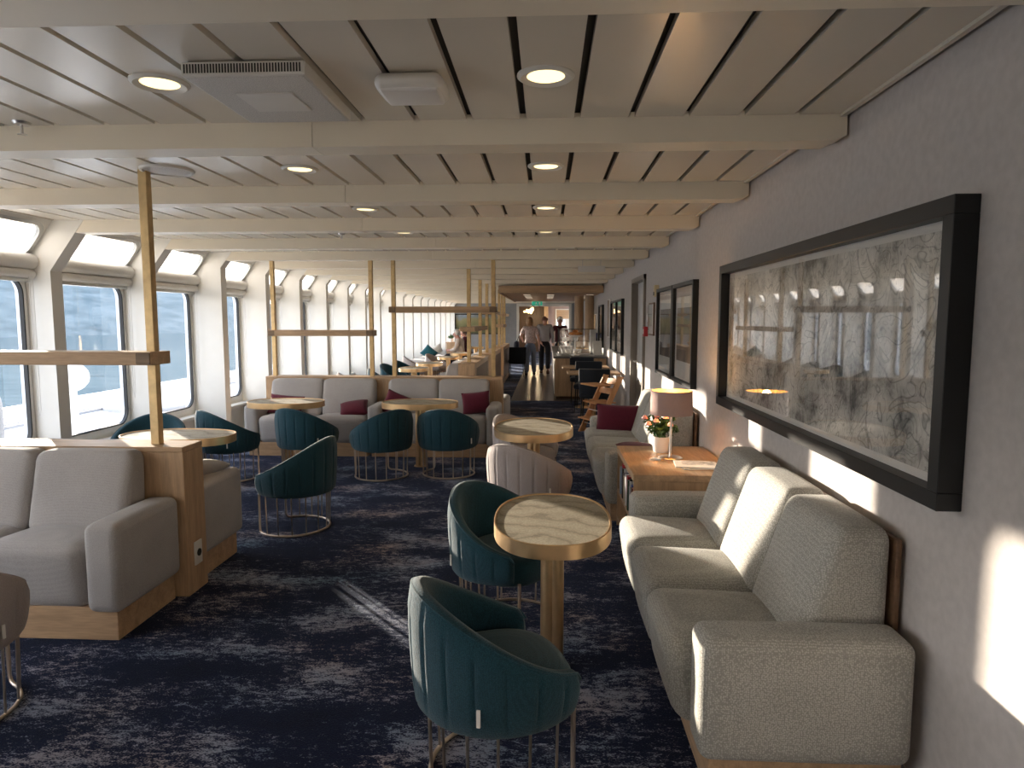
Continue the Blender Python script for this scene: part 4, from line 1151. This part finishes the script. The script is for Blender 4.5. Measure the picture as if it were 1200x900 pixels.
f = MB(); f.rbox(CX0-0.03, CX1+0.0, CY0-0.03, CY1, 0.83, 0.875, 0.004, 1); f.build('worktop', plain('dark_counter_stone', (0.09, 0.085, 0.08), 0.3), t, smooth=False)
f = MB(); f.box(CX0-0.012, CX0, CY0+0.1, CY1-0.1, 0.1, 0.8); f.build('front_panel', M['white'], t, smooth=False)
# glass display case
t = thing('display_case', 'glass display case of cups and pastries on the counter', 'display case', (0, 0, 0.875))
gx0, gx1, gy0, gy1, gh = 0.27, 1.05, 14.25, 15.6, 0.53
f = MB()
for (a, b, c, d_) in ((gx0, gx1, gy0, gy0), (gx0, gx1, gy1, gy1)): f.add([(a, c, 0.03), (b, c, 0.03), (b, c, gh), (a, c, gh)], [(0,1,2,3)])
f.add([(gx0, gy0, 0.03), (gx0, gy1, 0.03), (gx0, gy1, gh), (gx0, gy0, gh)], [(0,1,2,3)]); f.add([(gx0, gy0, gh), (gx1, gy0, gh), (gx1, gy1, gh), (gx0, gy1, gh)], [(0,1,2,3)])
f.build('glass', M['pglass'], t, smooth=False, fix=False)
f = MB(); f.box(gx0, gx1, gy0, gy1, 0, 0.03); f.build('tray_base', M['chrome'], t, smooth=False)
f = MB(); f.box(gx0+0.02, gx1-0.15, gy0+0.1, gy1-0.05, 0.27, 0.28); f.build('glass_shelf', M['pglass'], t, smooth=False)
f = MB(); f.rbox(gx1-0.12, gx1, gy0, gy0+0.3, 0, gh, 0.004, 1); f.build('end_post', M['alu'], t, smooth=False)
f = MB()
for (a, b) in ((gx0, gy0), (gx0, gy1), (gx1, gy1)): f.box(a-0.006, a+0.006, b-0.006, b+0.006, 0, gh)
f.box(gx0, gx1, gy0-0.006, gy0+0.006, gh-0.006, gh+0.006); f.box(gx0-0.006, gx0+0.006, gy0, gy1, gh-0.006, gh+0.006); f.build('frame', M['black'], t, smooth=False)
# cups in the case
def cup(x, y, z, label):
    t = thing('cup', label, 'cup', (x, y, z), rs.uniform(0, 6), 'white cups in the display case')
    f = MB(); f.lathe([(0, 0), (0.028, 0), (0.034, 0.02), (0.042, 0.075), (0.039, 0.075), (0.03, 0.02), (0, 0.012)], 18); f.build('bowl', M['pot'], t)
    f = MB(); f.tube([(0.036, 0, 0.06), (0.06, 0, 0.055), (0.062, 0, 0.03), (0.035, 0, 0.022)], 0.005, 6); f.build('handle', M['pot'], t)
for i in range(5): cup(0.36+0.09*i, 14.5+0.05*(i % 2), 0.906, 'white cup on the lower tier of the display case')
for i in range(4): cup(0.38+0.09*i, 14.55+0.04*(i % 2), 1.156, 'white cup on the upper tier of the display case')
t = thing('cake_stand', 'tall white cake stand before the display case', 'cake stand', (0.60, 13.95, 0.875))
f = MB(); f.lathe([(0, 0), (0.09, 0), (0.08, 0.015), (0.015, 0.025), (0.012, 0.36), (0.05, 0.38), (0.15, 0.40), (0.155, 0.412), (0.1, 0.408), (0, 0.405)], 28); f.build('stand', M['pot'], t)
M['crust'] = plain('orange_crust', (0.55, 0.22, 0.06), 0.5, var=0.3, scale=40)
for i in range(6):
    an = 2*PI*i/5; r_ = 0.09 if i < 5 else 0.0
    f = MB()
    pts = [(0.05*math.cos(q), 0.05*math.sin(q)-0.02, 0) for q in [R(200-220*j/8) for j in range(9)]]
    f.tube(pts, [0.008, 0.018, 0.026, 0.031, 0.033, 0.031, 0.026, 0.018, 0.008], 10)
    o = tag(f.build('croissant', M['crust']), 'golden croissant on the tall cake stand' + (', topmost of the heap' if i == 5 else ''), 'pastry', 'croissants on the cake stand')
    o.location = (0.60+r_*math.cos(an), 13.95+r_*math.sin(an), 0.875+0.446+(0.05 if i == 5 else 0)); o.rotation_euler.z = an
    o.scale = (0.9, 0.9, 1)
t = thing('paper_cup', 'small white bowl on the near corner of the display counter', 'bowl', (0.27, 13.8, 0.875))
f = MB(); f.lathe([(0, 0), (0.04, 0), (0.06, 0.05), (0.057, 0.05), (0.038, 0.006), (0, 0.006)], 20); f.build('bowl', M['pot'], t)
f = MB(); f.lathe([(0, 0.03), (0.045, 0.03)], 16); f.build('sugar', M['paper'], t)
for lab, x, y in (('oak-clad round column behind the display case, nearer the aisle', 0.83, 17.2), ('oak-clad round column behind the display case, beside the wall', 1.08, 17.0)):
    t = thing('wooden_column', lab, 'column', (x, y, 0), 0, 'oak columns under the canopy')
    f = MB(); f.lathe([(0, 0.876), (0.115, 0.876), (0.115, 2.2), (0, 2.2)], 32); f.build('shaft', M['oak_z'], t)
    f = MB(); f.lathe([(0, 0.875), (0.125, 0.875), (0.125, 0.9), (0.116, 0.905)], 32); f.build('collar', M['brass'], t)
t = thing('drinks_machine', 'dark machine with a blue panel at the end of the display counter', 'machine', (1.12, 16.2, 0.875))
f = MB(); f.rbox(-0.09, 0.09, -0.2, 0.2, 0, 0.42, 0.008); f.build('case', M['black'], t)
f = MB(); f.box(-0.08, 0.08, -0.202, -0.2, 0.3, 0.4); f.build('panel', plain('blue_panel', (0.02, 0.04, 0.15), 0.4), t)
t = thing('menu_card', 'white card propped on the display counter by the wall', 'card', (1.08, 14.05, 0.875), R(20))
f = MB(); f.rbox(-0.1, 0.1, 0, 0.008, 0, 0.3, 0.002, 1, M=Matrix.Rotation(-0.2, 4, 'X')); f.build('card', M['paper'], t, smooth=False)
f = MB(); f.rbox(-0.1, 0.1, -0.02, 0.06, 0, 0.012, 0.002, 1); f.build('foot', M['plastic'], t, smooth=False)
# exit sign
t = thing('exit_sign', 'green emergency exit sign over the far doorway', 'exit sign', (-0.35, 26.0, 2.23))
f = MB(); f.rbox(-0.2, 0.2, 0, 0.03, -0.075, 0.075, 0.004, 1); f.build('face', M['green'], t, smooth=False)
f = MB()
f.lathe([(0, 0), (0.013, 0.002), (0.013, 0.018), (0, 0.02)], 10, (-0.03, -0.004, 0.04)); f.box(-0.05, -0.01, -0.005, -0.001, -0.015, 0.04); f.box(-0.065, -0.045, -0.005, -0.001, -0.05, -0.01); f.box(-0.015, 0.01, -0.005, -0.001, -0.055, -0.01); f.box(0.06, 0.13, -0.005, -0.001, -0.055, 0.05)
f.build('pictogram', M['paper'], t, smooth=False)
f = MB(); f.cyl((-0.12, 0.015, 0.07), (-0.12, 0.015, ZC-2.23), 0.004, 8); f.cyl((0.12, 0.015, 0.07), (0.12, 0.015, ZC-2.23), 0.004, 8); f.build('hanger', M['chrome'], t)
# pendant in the next room
t = thing('pendant_lamp', 'golden cluster lamp glowing in the room past the far doorway', 'lamp', (-0.85, 32.6, 2.05))
f = MB()
for i in range(14):
    an = rs.uniform(0, 6.3); r_ = rs.uniform(0.05, 0.26); f.lathe([(0, -0.06), (0.05, -0.03), (0.06, 0), (0.05, 0.03), (0, 0.06)], 10, (r_*math.cos(an), r_*math.sin(an), rs.uniform(-0.1, 0.12)))
f.build('globe_cluster', emit('gold_globe', (1, 0.7, 0.32), 2.2), t)
f = MB(); f.cyl((0, 0, 0.1), (0, 0, 0.4), 0.01, 8); f.build('cord', M['black'], t)
l = bpy.data.lights.new('pendant_light', 'POINT'); l.energy = 40; l.color = (1, 0.75, 0.45); l.shadow_soft_size = 0.2
lo = bpy.data.objects.new('pendant_light', l); C.objects.link(lo); lo.location = (0.3, -0.3, -0.3); lo.parent = t

# ------------------------------------------------------------------ the far end: painting, side lamp, plant
t = thing('landscape_painting', 'wide black-framed landscape painting on the grey end wall', 'picture', (-2.95, Y1, 1.42))
f = MB(); f.rbox(-1.1, 1.1, -0.05, 0, -0.45, 0.45, 0.004, 1); f.build('frame', M['black'], t, smooth=False)
f = MB(); f.box(-1.05, 1.05, -0.056, -0.05, -0.40, 0.40); f.build('canvas', M['land'], t, smooth=False)
t = thing('console_table', 'small wooden console with a lamp at the far end by the windows', 'table', (-3.7, 27.0, 0))
f = MB(); f.rbox(-0.3, 0.5, -0.25, 0.25, 0.68, 0.72, 0.004, 1); f.build('table_top', M['oak_x'], t, smooth=False)
f = MB(); f.rbox(-0.27, 0.47, -0.22, 0.22, 0, 0.68, 0.004, 1); f.build('cabinet', M['oak_z'], t, smooth=False)
t = thing('table_lamp', 'small glowing lamp on the console at the far end', 'lamp', (-3.4, 27.0, 0.72))
f = MB(); f.lathe([(0, 0), (0.08, 0), (0.02, 0.02), (0.012, 0.3), (0, 0.3)], 16); f.build('base', M['brass'], t)
f = MB(); f.lathe([(0.15, 0.28), (0.13, 0.5)], 24); f.build('shade', M['shade'], t)
l = bpy.data.lights.new('console_light', 'POINT'); l.energy = 12; l.color = (1, 0.6, 0.3); l.shadow_soft_size = 0.05
lo = bpy.data.objects.new('console_light', l); C.objects.link(lo); lo.location = (0, 0, 0.42); lo.parent = t
t = thing('potted_plant', 'small leafy plant in a pale pot on the far console', 'plant', (-3.8, 26.95, 0.72))
f = MB(); f.lathe([(0, 0), (0.07, 0), (0.09, 0.14), (0.08, 0.14), (0, 0.12)], 18); f.build('pot', M['pot'], t)
lf = MB()
for i in range(60):
    q = Matrix.Translation((rs.uniform(-0.05, 0.05), rs.uniform(-0.05, 0.05), 0.12)) @ Euler((0, rs.uniform(-1.5, -0.6), 0)).to_matrix().to_4x4()
    q = Matrix.Rotation(rs.uniform(0, 6.3), 4, 'Z') @ q
    L = rs.uniform(0.12, 0.24); W = 0.025
    lf.add([(0,0,0), (L*0.5, W, 0.01), (L, 0, -0.02), (L*0.5, -W, 0.01)], [(0,1,2),(0,2,3)], q)
lf.build('foliage', M['leaf'], t, smooth=False, fix=False)

# ------------------------------------------------------------------ people
def skin_mesh(name, pts, edges, mat, parent, lev=2):
    names = list(pts); me = bpy.data.meshes.new(name)
    me.from_pydata([pts[n][0] for n in names], [(names.index(a), names.index(b)) for a, b in edges], [])
    o = bpy.data.objects.new(name, me); C.objects.link(o)
    sk = o.modifiers.new('skin', 'SKIN'); sk.use_smooth_shade = True
    if not me.skin_vertices: 
        pass
    for i, n in enumerate(names):
        r_ = pts[n][1]; r_ = r_ if isinstance(r_, tuple) else (r_, r_)
        me.skin_vertices[0].data[i].radius = r_
        me.skin_vertices[0].data[i].use_root = (i == 0)
    ss = o.modifiers.new('ss', 'SUBSURF'); ss.levels = lev; ss.render_levels = lev
    dg = bpy.context.evaluated_depsgraph_get(); dg.update()
    m2 = bpy.data.meshes.new_from_object(o.evaluated_get(dg)); m2.name = name
    o.modifiers.clear(); o.data = m2
    bpy.data.meshes.remove(me)
    m2.materials.clear(); m2.materials.append(mat)
    m2.polygons.foreach_set('use_smooth', [True]*len(m2.polygons))
    o.parent = parent
    return o
def person(label, loc, rz, J, top, trousers, hairc, skin='skin', shoe=(0.02, 0.02, 0.02), short_sleeve=False, bald=False, wide=1.0, hair_long=False, scale=1.0, extra=None):
    """J: joint positions; figure faces local +Y"""
    t = thing('person', label, 'person', loc, rz); t.scale = (scale,)*3
    V = {k: Vector(v) for k, v in J.items()}
    P = {}
    def add(n, r): P[n] = (tuple(V[n]), r)
    add('pelvis', (0.07*wide, 0.06*wide)); add('waist', (0.08*wide, 0.065*wide)); add('chest', (0.115*wide, 0.09)); add('neck', 0.052); add('jaw', (0.066, 0.074)); add('head', (0.078, 0.092)); add('crown', (0.068, 0.08))
    E = [('pelvis','waist'),('waist','chest'),('chest','neck'),('neck','jaw'),('jaw','head'),('head','crown')]
    for s in 'LR':
        for n, r in (('sh', 0.06), ('el', 0.043), ('wr', 0.028), ('pa', (0.038, 0.018)), ('hip', 0.05*wide), ('kn', 0.054), ('an', 0.04), ('toe', (0.04, 0.028))): add(n+s, r)
        E += [('chest','sh'+s),('sh'+s,'el'+s),('el'+s,'wr'+s),('wr'+s,'pa'+s),('pelvis','hip'+s),('hip'+s,'kn'+s),('kn'+s,'an'+s),('an'+s,'toe'+s)]
        # five fingers rooted in the palm
        pa, wr = V['pa'+s], V['wr'+s]; d = (pa-wr).normalized()
        side = d.cross(Vector((1, 0, 0)) if abs(d.x) < 0.8 else Vector((0, 0, 1))).normalized(); nrm = side.cross(d)
        for i, (off, L) in enumerate(((0.028, 0.062), (0.010, 0.075), (-0.009, 0.07), (-0.027, 0.055))):
            a = pa + side*off + d*0.025; b = a + d*L*0.55 ; c = b + d*L*0.4 + nrm*L*0.25
            for q, p, r in (('a', a, 0.0095), ('b', b, 0.0085), ('c', c, 0.0075)): P['f%d%s%s' % (i, q, s)] = (tuple(p), r)
            E += [('pa'+s, 'f%da%s' % (i, s)), ('f%da%s' % (i, s), 'f%db%s' % (i, s)), ('f%db%s' % (i, s), 'f%dc%s' % (i, s))]
        a = wr.lerp(pa, 0.6) + side*0.035; b = a + side*0.02 + d*0.035
        P['t1'+s] = (tuple(a), 0.012); P['t2'+s] = (tuple(b), 0.009); E += [('pa'+s, 't1'+s), ('t1'+s, 't2'+s)]
    skin_mesh('body', P, E, M[skin], t)
    # face: nose, ears, brow on the front of the head
    h = V['head']; fw = V['face'] if 'face' in V else Vector((0, 1, 0)); rt = fw.cross(Vector((0, 0, 1))).normalized()
    f = MB()
    f.soft((0, 0, 0), (0.022, 0.03, 0.045), 0.010, (0, 0, 0), 2, M=Matrix.Translation(h + fw*0.090 + Vector((0, 0, -0.02))))
    f.build('nose', M[skin], t)
    for s in (-1, 1):
        f = MB(); f.soft((0, 0, 0), (0.02, 0.035, 0.06), 0.01, (0, 0, 0), 2, M=Matrix.Translation(h + rt*0.083*s + Vector((0, 0, -0.01)))); f.build('ear', M[skin], t)
        f = MB(); f.lathe([(0, -0.009), (0.008, -0.004), (0.008, 0.004), (0, 0.009)], 8, tuple(h + fw*0.088 + rt*0.032*s + Vector((0, 0, 0.008)))); f.build('eye', M['black'], t)
    f = MB(); f.soft((0, 0, 0), (0.045, 0.01, 0.011), 0.004, (0, 0, 0), 2, M=Matrix.Translation(h + fw*0.088 + Vector((0, 0, -0.06)))); f.build('mouth', M['lip'], t)
    # clothes follow the same joints
    Q = {'waist': (P['waist'][0], (0.142*wide, 0.118*wide)), 'chest': (P['chest'][0], (0.15*wide, 0.118))}
    for q_ in 'LR':
        Q['sh'+q_] = (P['sh'+q_][0], (0.075, 0.075)); Q['el'+q_] = (P['el'+q_][0], (0.057, 0.057))
    nk = V['chest'].lerp(V['neck'], 0.75); Q['collar'] = (tuple(nk), (0.066, 0.066))
    down = (V['pelvis']-V['waist']).normalized()
    hem = V['waist'].lerp(V['pelvis'], 0.75); Q['hem'] = (tuple(hem), (0.150*wide, 0.125*wide)); Q['hem2'] = (tuple(V['pelvis']+down*0.0), (0.156*wide, 0.13*wide))
    e2 = [('waist','chest'),('chest','collar'),('waist','hem'),('hem','hem2'),('chest','shL'),('chest','shR')]
    for s in 'LR':
        if short_sleeve:
            Q['slv'+s] = (tuple(V['sh'+s].lerp(V['el'+s], 0.75)), (0.062, 0.062)); del Q['el'+s]; e2.append(('sh'+s, 'slv'+s))
        else:
            Q['cuff'+s] = (tuple(V['el'+s].lerp(V['wr'+s], 0.97)), (0.042, 0.042)); e2 += [('sh'+s, 'el'+s), ('el'+s, 'cuff'+s)]
    skin_mesh('top', Q, e2, top, t)
    Q = {'pelvis': (P['pelvis'][0], (0.138*wide, 0.112*wide))}
    wb = V['pelvis'].lerp(V['waist'], 0.7); Q['band'] = (tuple(wb), (0.122*wide, 0.1*wide)); e2 = [('pelvis', 'band')]
    for s in 'LR':
        Q['hip'+s] = (P['hip'+s][0], (0.108*wide, 0.108*wide)); Q['kn'+s] = (P['kn'+s][0], (0.084, 0.084)); Q['hemL'+s] = (tuple(V['kn'+s].lerp(V['an'+s], 1.08)), (0.072, 0.072))
        e2 += [('pelvis', 'hip'+s), ('hip'+s, 'kn'+s), ('kn'+s, 'hemL'+s)]
    skin_mesh('trousers', Q, e2, trousers, t)
    sm = plain('shoe_leather', shoe, 0.5)
    for s in 'LR':
        an, toe = V['an'+s], V['toe'+s]
        heel = an + (an-toe).normalized()*0.05; heel.z = toe.z
        skin_mesh('shoe', {'a': (tuple(heel.lerp(toe, 0.1)), 0.042), 'b': (tuple(heel.lerp(toe, 0.55)), 0.046), 'c': (tuple(toe + (toe-heel).normalized()*0.03), 0.034), 'd': (tuple(an.lerp(heel, 0.5)), 0.046)}, [('a','b'),('b','c'),('a','d')], sm, t)
    hm = plain('hair', hairc, 0.6, var=0.3, scale=60)
    f = MB()
    def hairfn(u, v):
        an = 2*PI*u; el = PI*(v-0.5)
        d = Vector((math.cos(an)*math.cos(el), math.sin(an)*math.cos(el), math.sin(el)))
        loc_ = rt*d.x + fw*d.y + Vector((0, 0, d.z))
        rad = Vector((d.x*0.094, d.y*0.112, d.z*0.118)) * (1 + 0.02*math.sin(an*9+el*5))
        if not bald and hair_long and d.z < 0 and d.y < 0.35: rad.z *= 1.75; rad.x *= 1.08
        def sm_(x, a, b): x = max(0, min(1, (x-a)/(b-a))); return x*x*(3-2*x)
        k = sm_(d.y, 0.15, 0.45)*(1-sm_(d.z, 0.35, 0.6))             # bare face
        k = max(k, (1-sm_(d.z, -0.75, -0.5)) if not hair_long else 0)
        if bald: k = max(k, sm_(d.z, 0.05, 0.3), sm_(d.y, -0.05, 0.2))
        rad = rad*(1-0.42*k)
        return h + Vector((0, 0, 0.022)) - fw*0.012 + rt*rad.x + fw*rad.y + Vector((0, 0, rad.z))
    f.grid(hairfn, 36, 19, cu=True); f.build('hair', hm, t, angle=80)
    return t
def standing(**ov):
    J = dict(pelvis=(0,0,0.93), waist=(0,0,1.08), chest=(0,0.0,1.30), neck=(0,0.01,1.44), jaw=(0,0.035,1.50), head=(0,0.03,1.57), crown=(0,0.02,1.62),
             shL=(-0.17,0,1.37), elL=(-0.23,-0.03,1.10), wrL=(-0.24,0.04,0.87), paL=(-0.24,0.06,0.80), shR=(0.17,0,1.37), elR=(0.23,-0.03,1.10), wrR=(0.24,0.04,0.87), paR=(0.24,0.06,0.80),
             hipL=(-0.09,0,0.88), knL=(-0.10,0.02,0.48), anL=(-0.10,-0.02,0.09), toeL=(-0.11,0.12,0.035), hipR=(0.09,0,0.88), knR=(0.10,0.02,0.48), anR=(0.10,-0.02,0.09), toeR=(0.11,0.12,0.035))
    J.update(ov); return J
m_blouse = plain('patterned_blouse', (0.5, 0.4, 0.38), 0.8, var=0.45, scale=45)
m_jeans = fabric('pale_denim', (0.22, 0.27, 0.38), 200, 0.2); m_dark = fabric('dark_trousers', (0.018, 0.018, 0.024), 300, 0.2)
m_shirt = fabric('grey_shirt', (0.36, 0.38, 0.4), 300, 0.15); m_maroon = fabric('maroon_cardigan', (0.07, 0.012, 0.02), 300, 0.2); m_cream = fabric('cream_jumper', (0.66, 0.58, 0.52), 300, 0.15)
person('person walking away in a patterned short-sleeved blouse and pale wide jeans', (-0.46, 19.6, 0), R(4),
       standing(chest=(0.0,0.06,1.29), neck=(-0.01,0.10,1.43), jaw=(-0.01,0.13,1.48), head=(-0.01,0.13,1.55), crown=(-0.01,0.12,1.6), shL=(-0.17,0.06,1.36), shR=(0.17,0.05,1.35), elL=(-0.27,0.06,1.13), wrL=(-0.22,0.18,1.02), paL=(-0.21,0.24,1.0), elR=(0.24,0.0,1.08), wrR=(0.27,0.05,0.86), paR=(0.27,0.07,0.79), anL=(-0.11,-0.1,0.1), toeL=(-0.12,0.03,0.035), anR=(0.12,0.05,0.09), toeR=(0.13,0.19,0.035)),
       m_blouse, m_jeans, (0.32, 0.17, 0.07), short_sleeve=True, wide=1.12, hair_long=True, shoe=(0.03, 0.03, 0.04))
person('person walking away in a grey shirt and black trousers beside the one in jeans', (-0.04, 20.2, 0), R(-2),
       standing(anR=(0.10,-0.22,0.17), toeR=(0.11,-0.16,0.04), knR=(0.10,0.03,0.5), anL=(-0.1,0.12,0.09), toeL=(-0.11,0.26,0.035), knL=(-0.1,0.12,0.49), elL=(-0.22,-0.1,1.11), wrL=(-0.12,-0.16,0.93), paL=(-0.08,-0.17,0.87)),
       m_shirt, m_dark, (0.25, 0.13, 0.09), bald=True, wide=1.1, scale=1.03, shoe=(0.09, 0.04, 0.03))
person('person in a maroon cardigan and white shirt facing the camera behind the display case', (0.42, 20.6, 0), PI,
       standing(elR=(0.30,0.02,1.14), wrR=(0.36,0.12,0.93), paR=(0.37,0.15,0.87)),
       m_maroon, m_dark, (0.62, 0.60, 0.58), skin='skin2', wide=1.12)
def seated(**ov):
    J = dict(pelvis=(0,0,0.52), waist=(0,-0.02,0.66), chest=(0,0.03,0.88), neck=(0,0.08,1.02), jaw=(0,0.13,1.06), head=(0,0.13,1.13), crown=(0,0.12,1.18),
             shL=(-0.17,0.03,0.95), elL=(-0.22,0.08,0.70), wrL=(-0.12,0.28,0.66), paL=(-0.09,0.35,0.66), shR=(0.17,0.03,0.95), elR=(0.22,0.08,0.70), wrR=(0.12,0.28,0.66), paR=(0.09,0.35,0.66),
             hipL=(-0.09,0.03,0.5), knL=(-0.11,0.42,0.5), anL=(-0.11,0.42,0.09), toeL=(-0.12,0.56,0.035), hipR=(0.09,0.03,0.5), knR=(0.11,0.42,0.5), anR=(0.11,0.42,0.09), toeR=(0.12,0.56,0.035))
    J.update(ov); return J
def far_chair(label, x, y, rz):
    c = dup(beige, (x, y, 0), rz, label, 'armchairs under the seated couple')
person('seated person with short grey hair in a cream jumper, looking down', (-2.55, 20.1, 0.0), R(80), seated(), m_cream, m_dark, (0.5, 0.48, 0.46), skin='skin2', scale=1.05)
person('seated person in a maroon jumper behind the one in the cream jumper', (-2.45, 21.0, 0.0), R(80), seated(), m_maroon, m_dark, (0.12, 0.08, 0.06), skin='skin2', scale=1.08)
t = thing('two_seat_bench', 'grey bench under the seated couple', 'bench', (-2.55, 20.55, 0))
f = MB(); f.soft((0.05, 0, 0.31), (0.5, 2.0, 0.16), 0.05, (0, 0, 0.01), 6); f.build('seat', M['bluefab'], t)
f = MB(); f.rbox(-0.15, 0.25, -0.95, 0.95, 0, 0.26, 0.004); f.build('plinth', M['oak_y'], t, smooth=False)
t = thing('shoulder_bag', 'dark blue shoulder bag hanging at the side of the person in pale jeans', 'bag', (-0.86, 19.75, 0.86))
f = MB(); f.soft((0, 0, 0), (0.12, 0.3, 0.26), 0.05, (0.02, 0, 0), 4); f.build('body', fabric('navy_bag', (0.04, 0.05, 0.08), 200, 0.3), t)
f = MB(); f.tube([(0.0, -0.12, 0.1), (0.08, -0.05, 0.3), (0.12, 0.0, 0.42), (0.08, 0.06, 0.3), (0, 0.12, 0.1)], 0.008, 6); f.build('strap', M['black'], t)

# ------------------------------------------------------------------ light and camera
w = bpy.data.worlds.new('World'); bpy.context.scene.world = w; w.use_nodes = True
ns, ln = w.node_tree.nodes, w.node_tree.links
bg = ns['Background']
tc_ = ns.new('ShaderNodeTexCoord'); sp = ns.new('ShaderNodeSeparateXYZ'); ln.new(tc_.outputs['Generated'], sp.inputs[0])
r = ns.new('ShaderNodeValToRGB')
e = r.color_ramp.elements
e[0].position = 0.0; e[0].color = (0.98, 0.93, 0.86, 1)
e[1].position = 0.6; e[1].color = (0.55, 0.66, 0.85, 1)
el = e.new(0.15); el.color = (0.92, 0.92, 0.94, 1)
ln.new(sp.outputs['Z'], r.inputs['Fac']); ln.new(r.outputs['Color'], bg.inputs['Color'])
bg.inputs['Strength'].default_value = 4.1
s = bpy.data.lights.new('sun', 'SUN'); s.energy = 12.5; s.angle = R(0.55); s.color = (1.0, 0.87, 0.71)
so = bpy.data.objects.new('sun', s); C.objects.link(so)
dirv = Vector((0.670, -0.742, -math.tan(R(6.1))))
so.rotation_euler = dirv.to_track_quat('-Z', 'Y').to_euler(); so.location = (-6, 9, 4)

cam = bpy.data.cameras.new('camera'); co = bpy.data.objects.new('camera', cam); C.objects.link(co)
cam.sensor_width = 36; cam.lens = 790/1200*36; cam.clip_start = 0.05; cam.clip_end = 3000
co.location = (0, 0, 1.6); co.rotation_euler = (R(90-5.423), 0, R(2.886))
sc = bpy.context.scene; sc.camera = co
sc.view_settings.view_transform = 'Standard'; sc.view_settings.look = 'None'; sc.view_settings.gamma = 1; sc.view_settings.use_curve_mapping = False
sc.view_settings.exposure = 0.58
sc.cycles.max_bounces = 10; sc.cycles.diffuse_bounces = 6; sc.cycles.glossy_bounces = 4; sc.cycles.transparent_max_bounces = 16
sc.cycles.use_denoising = True; sc.cycles.sample_clamp_indirect = 8
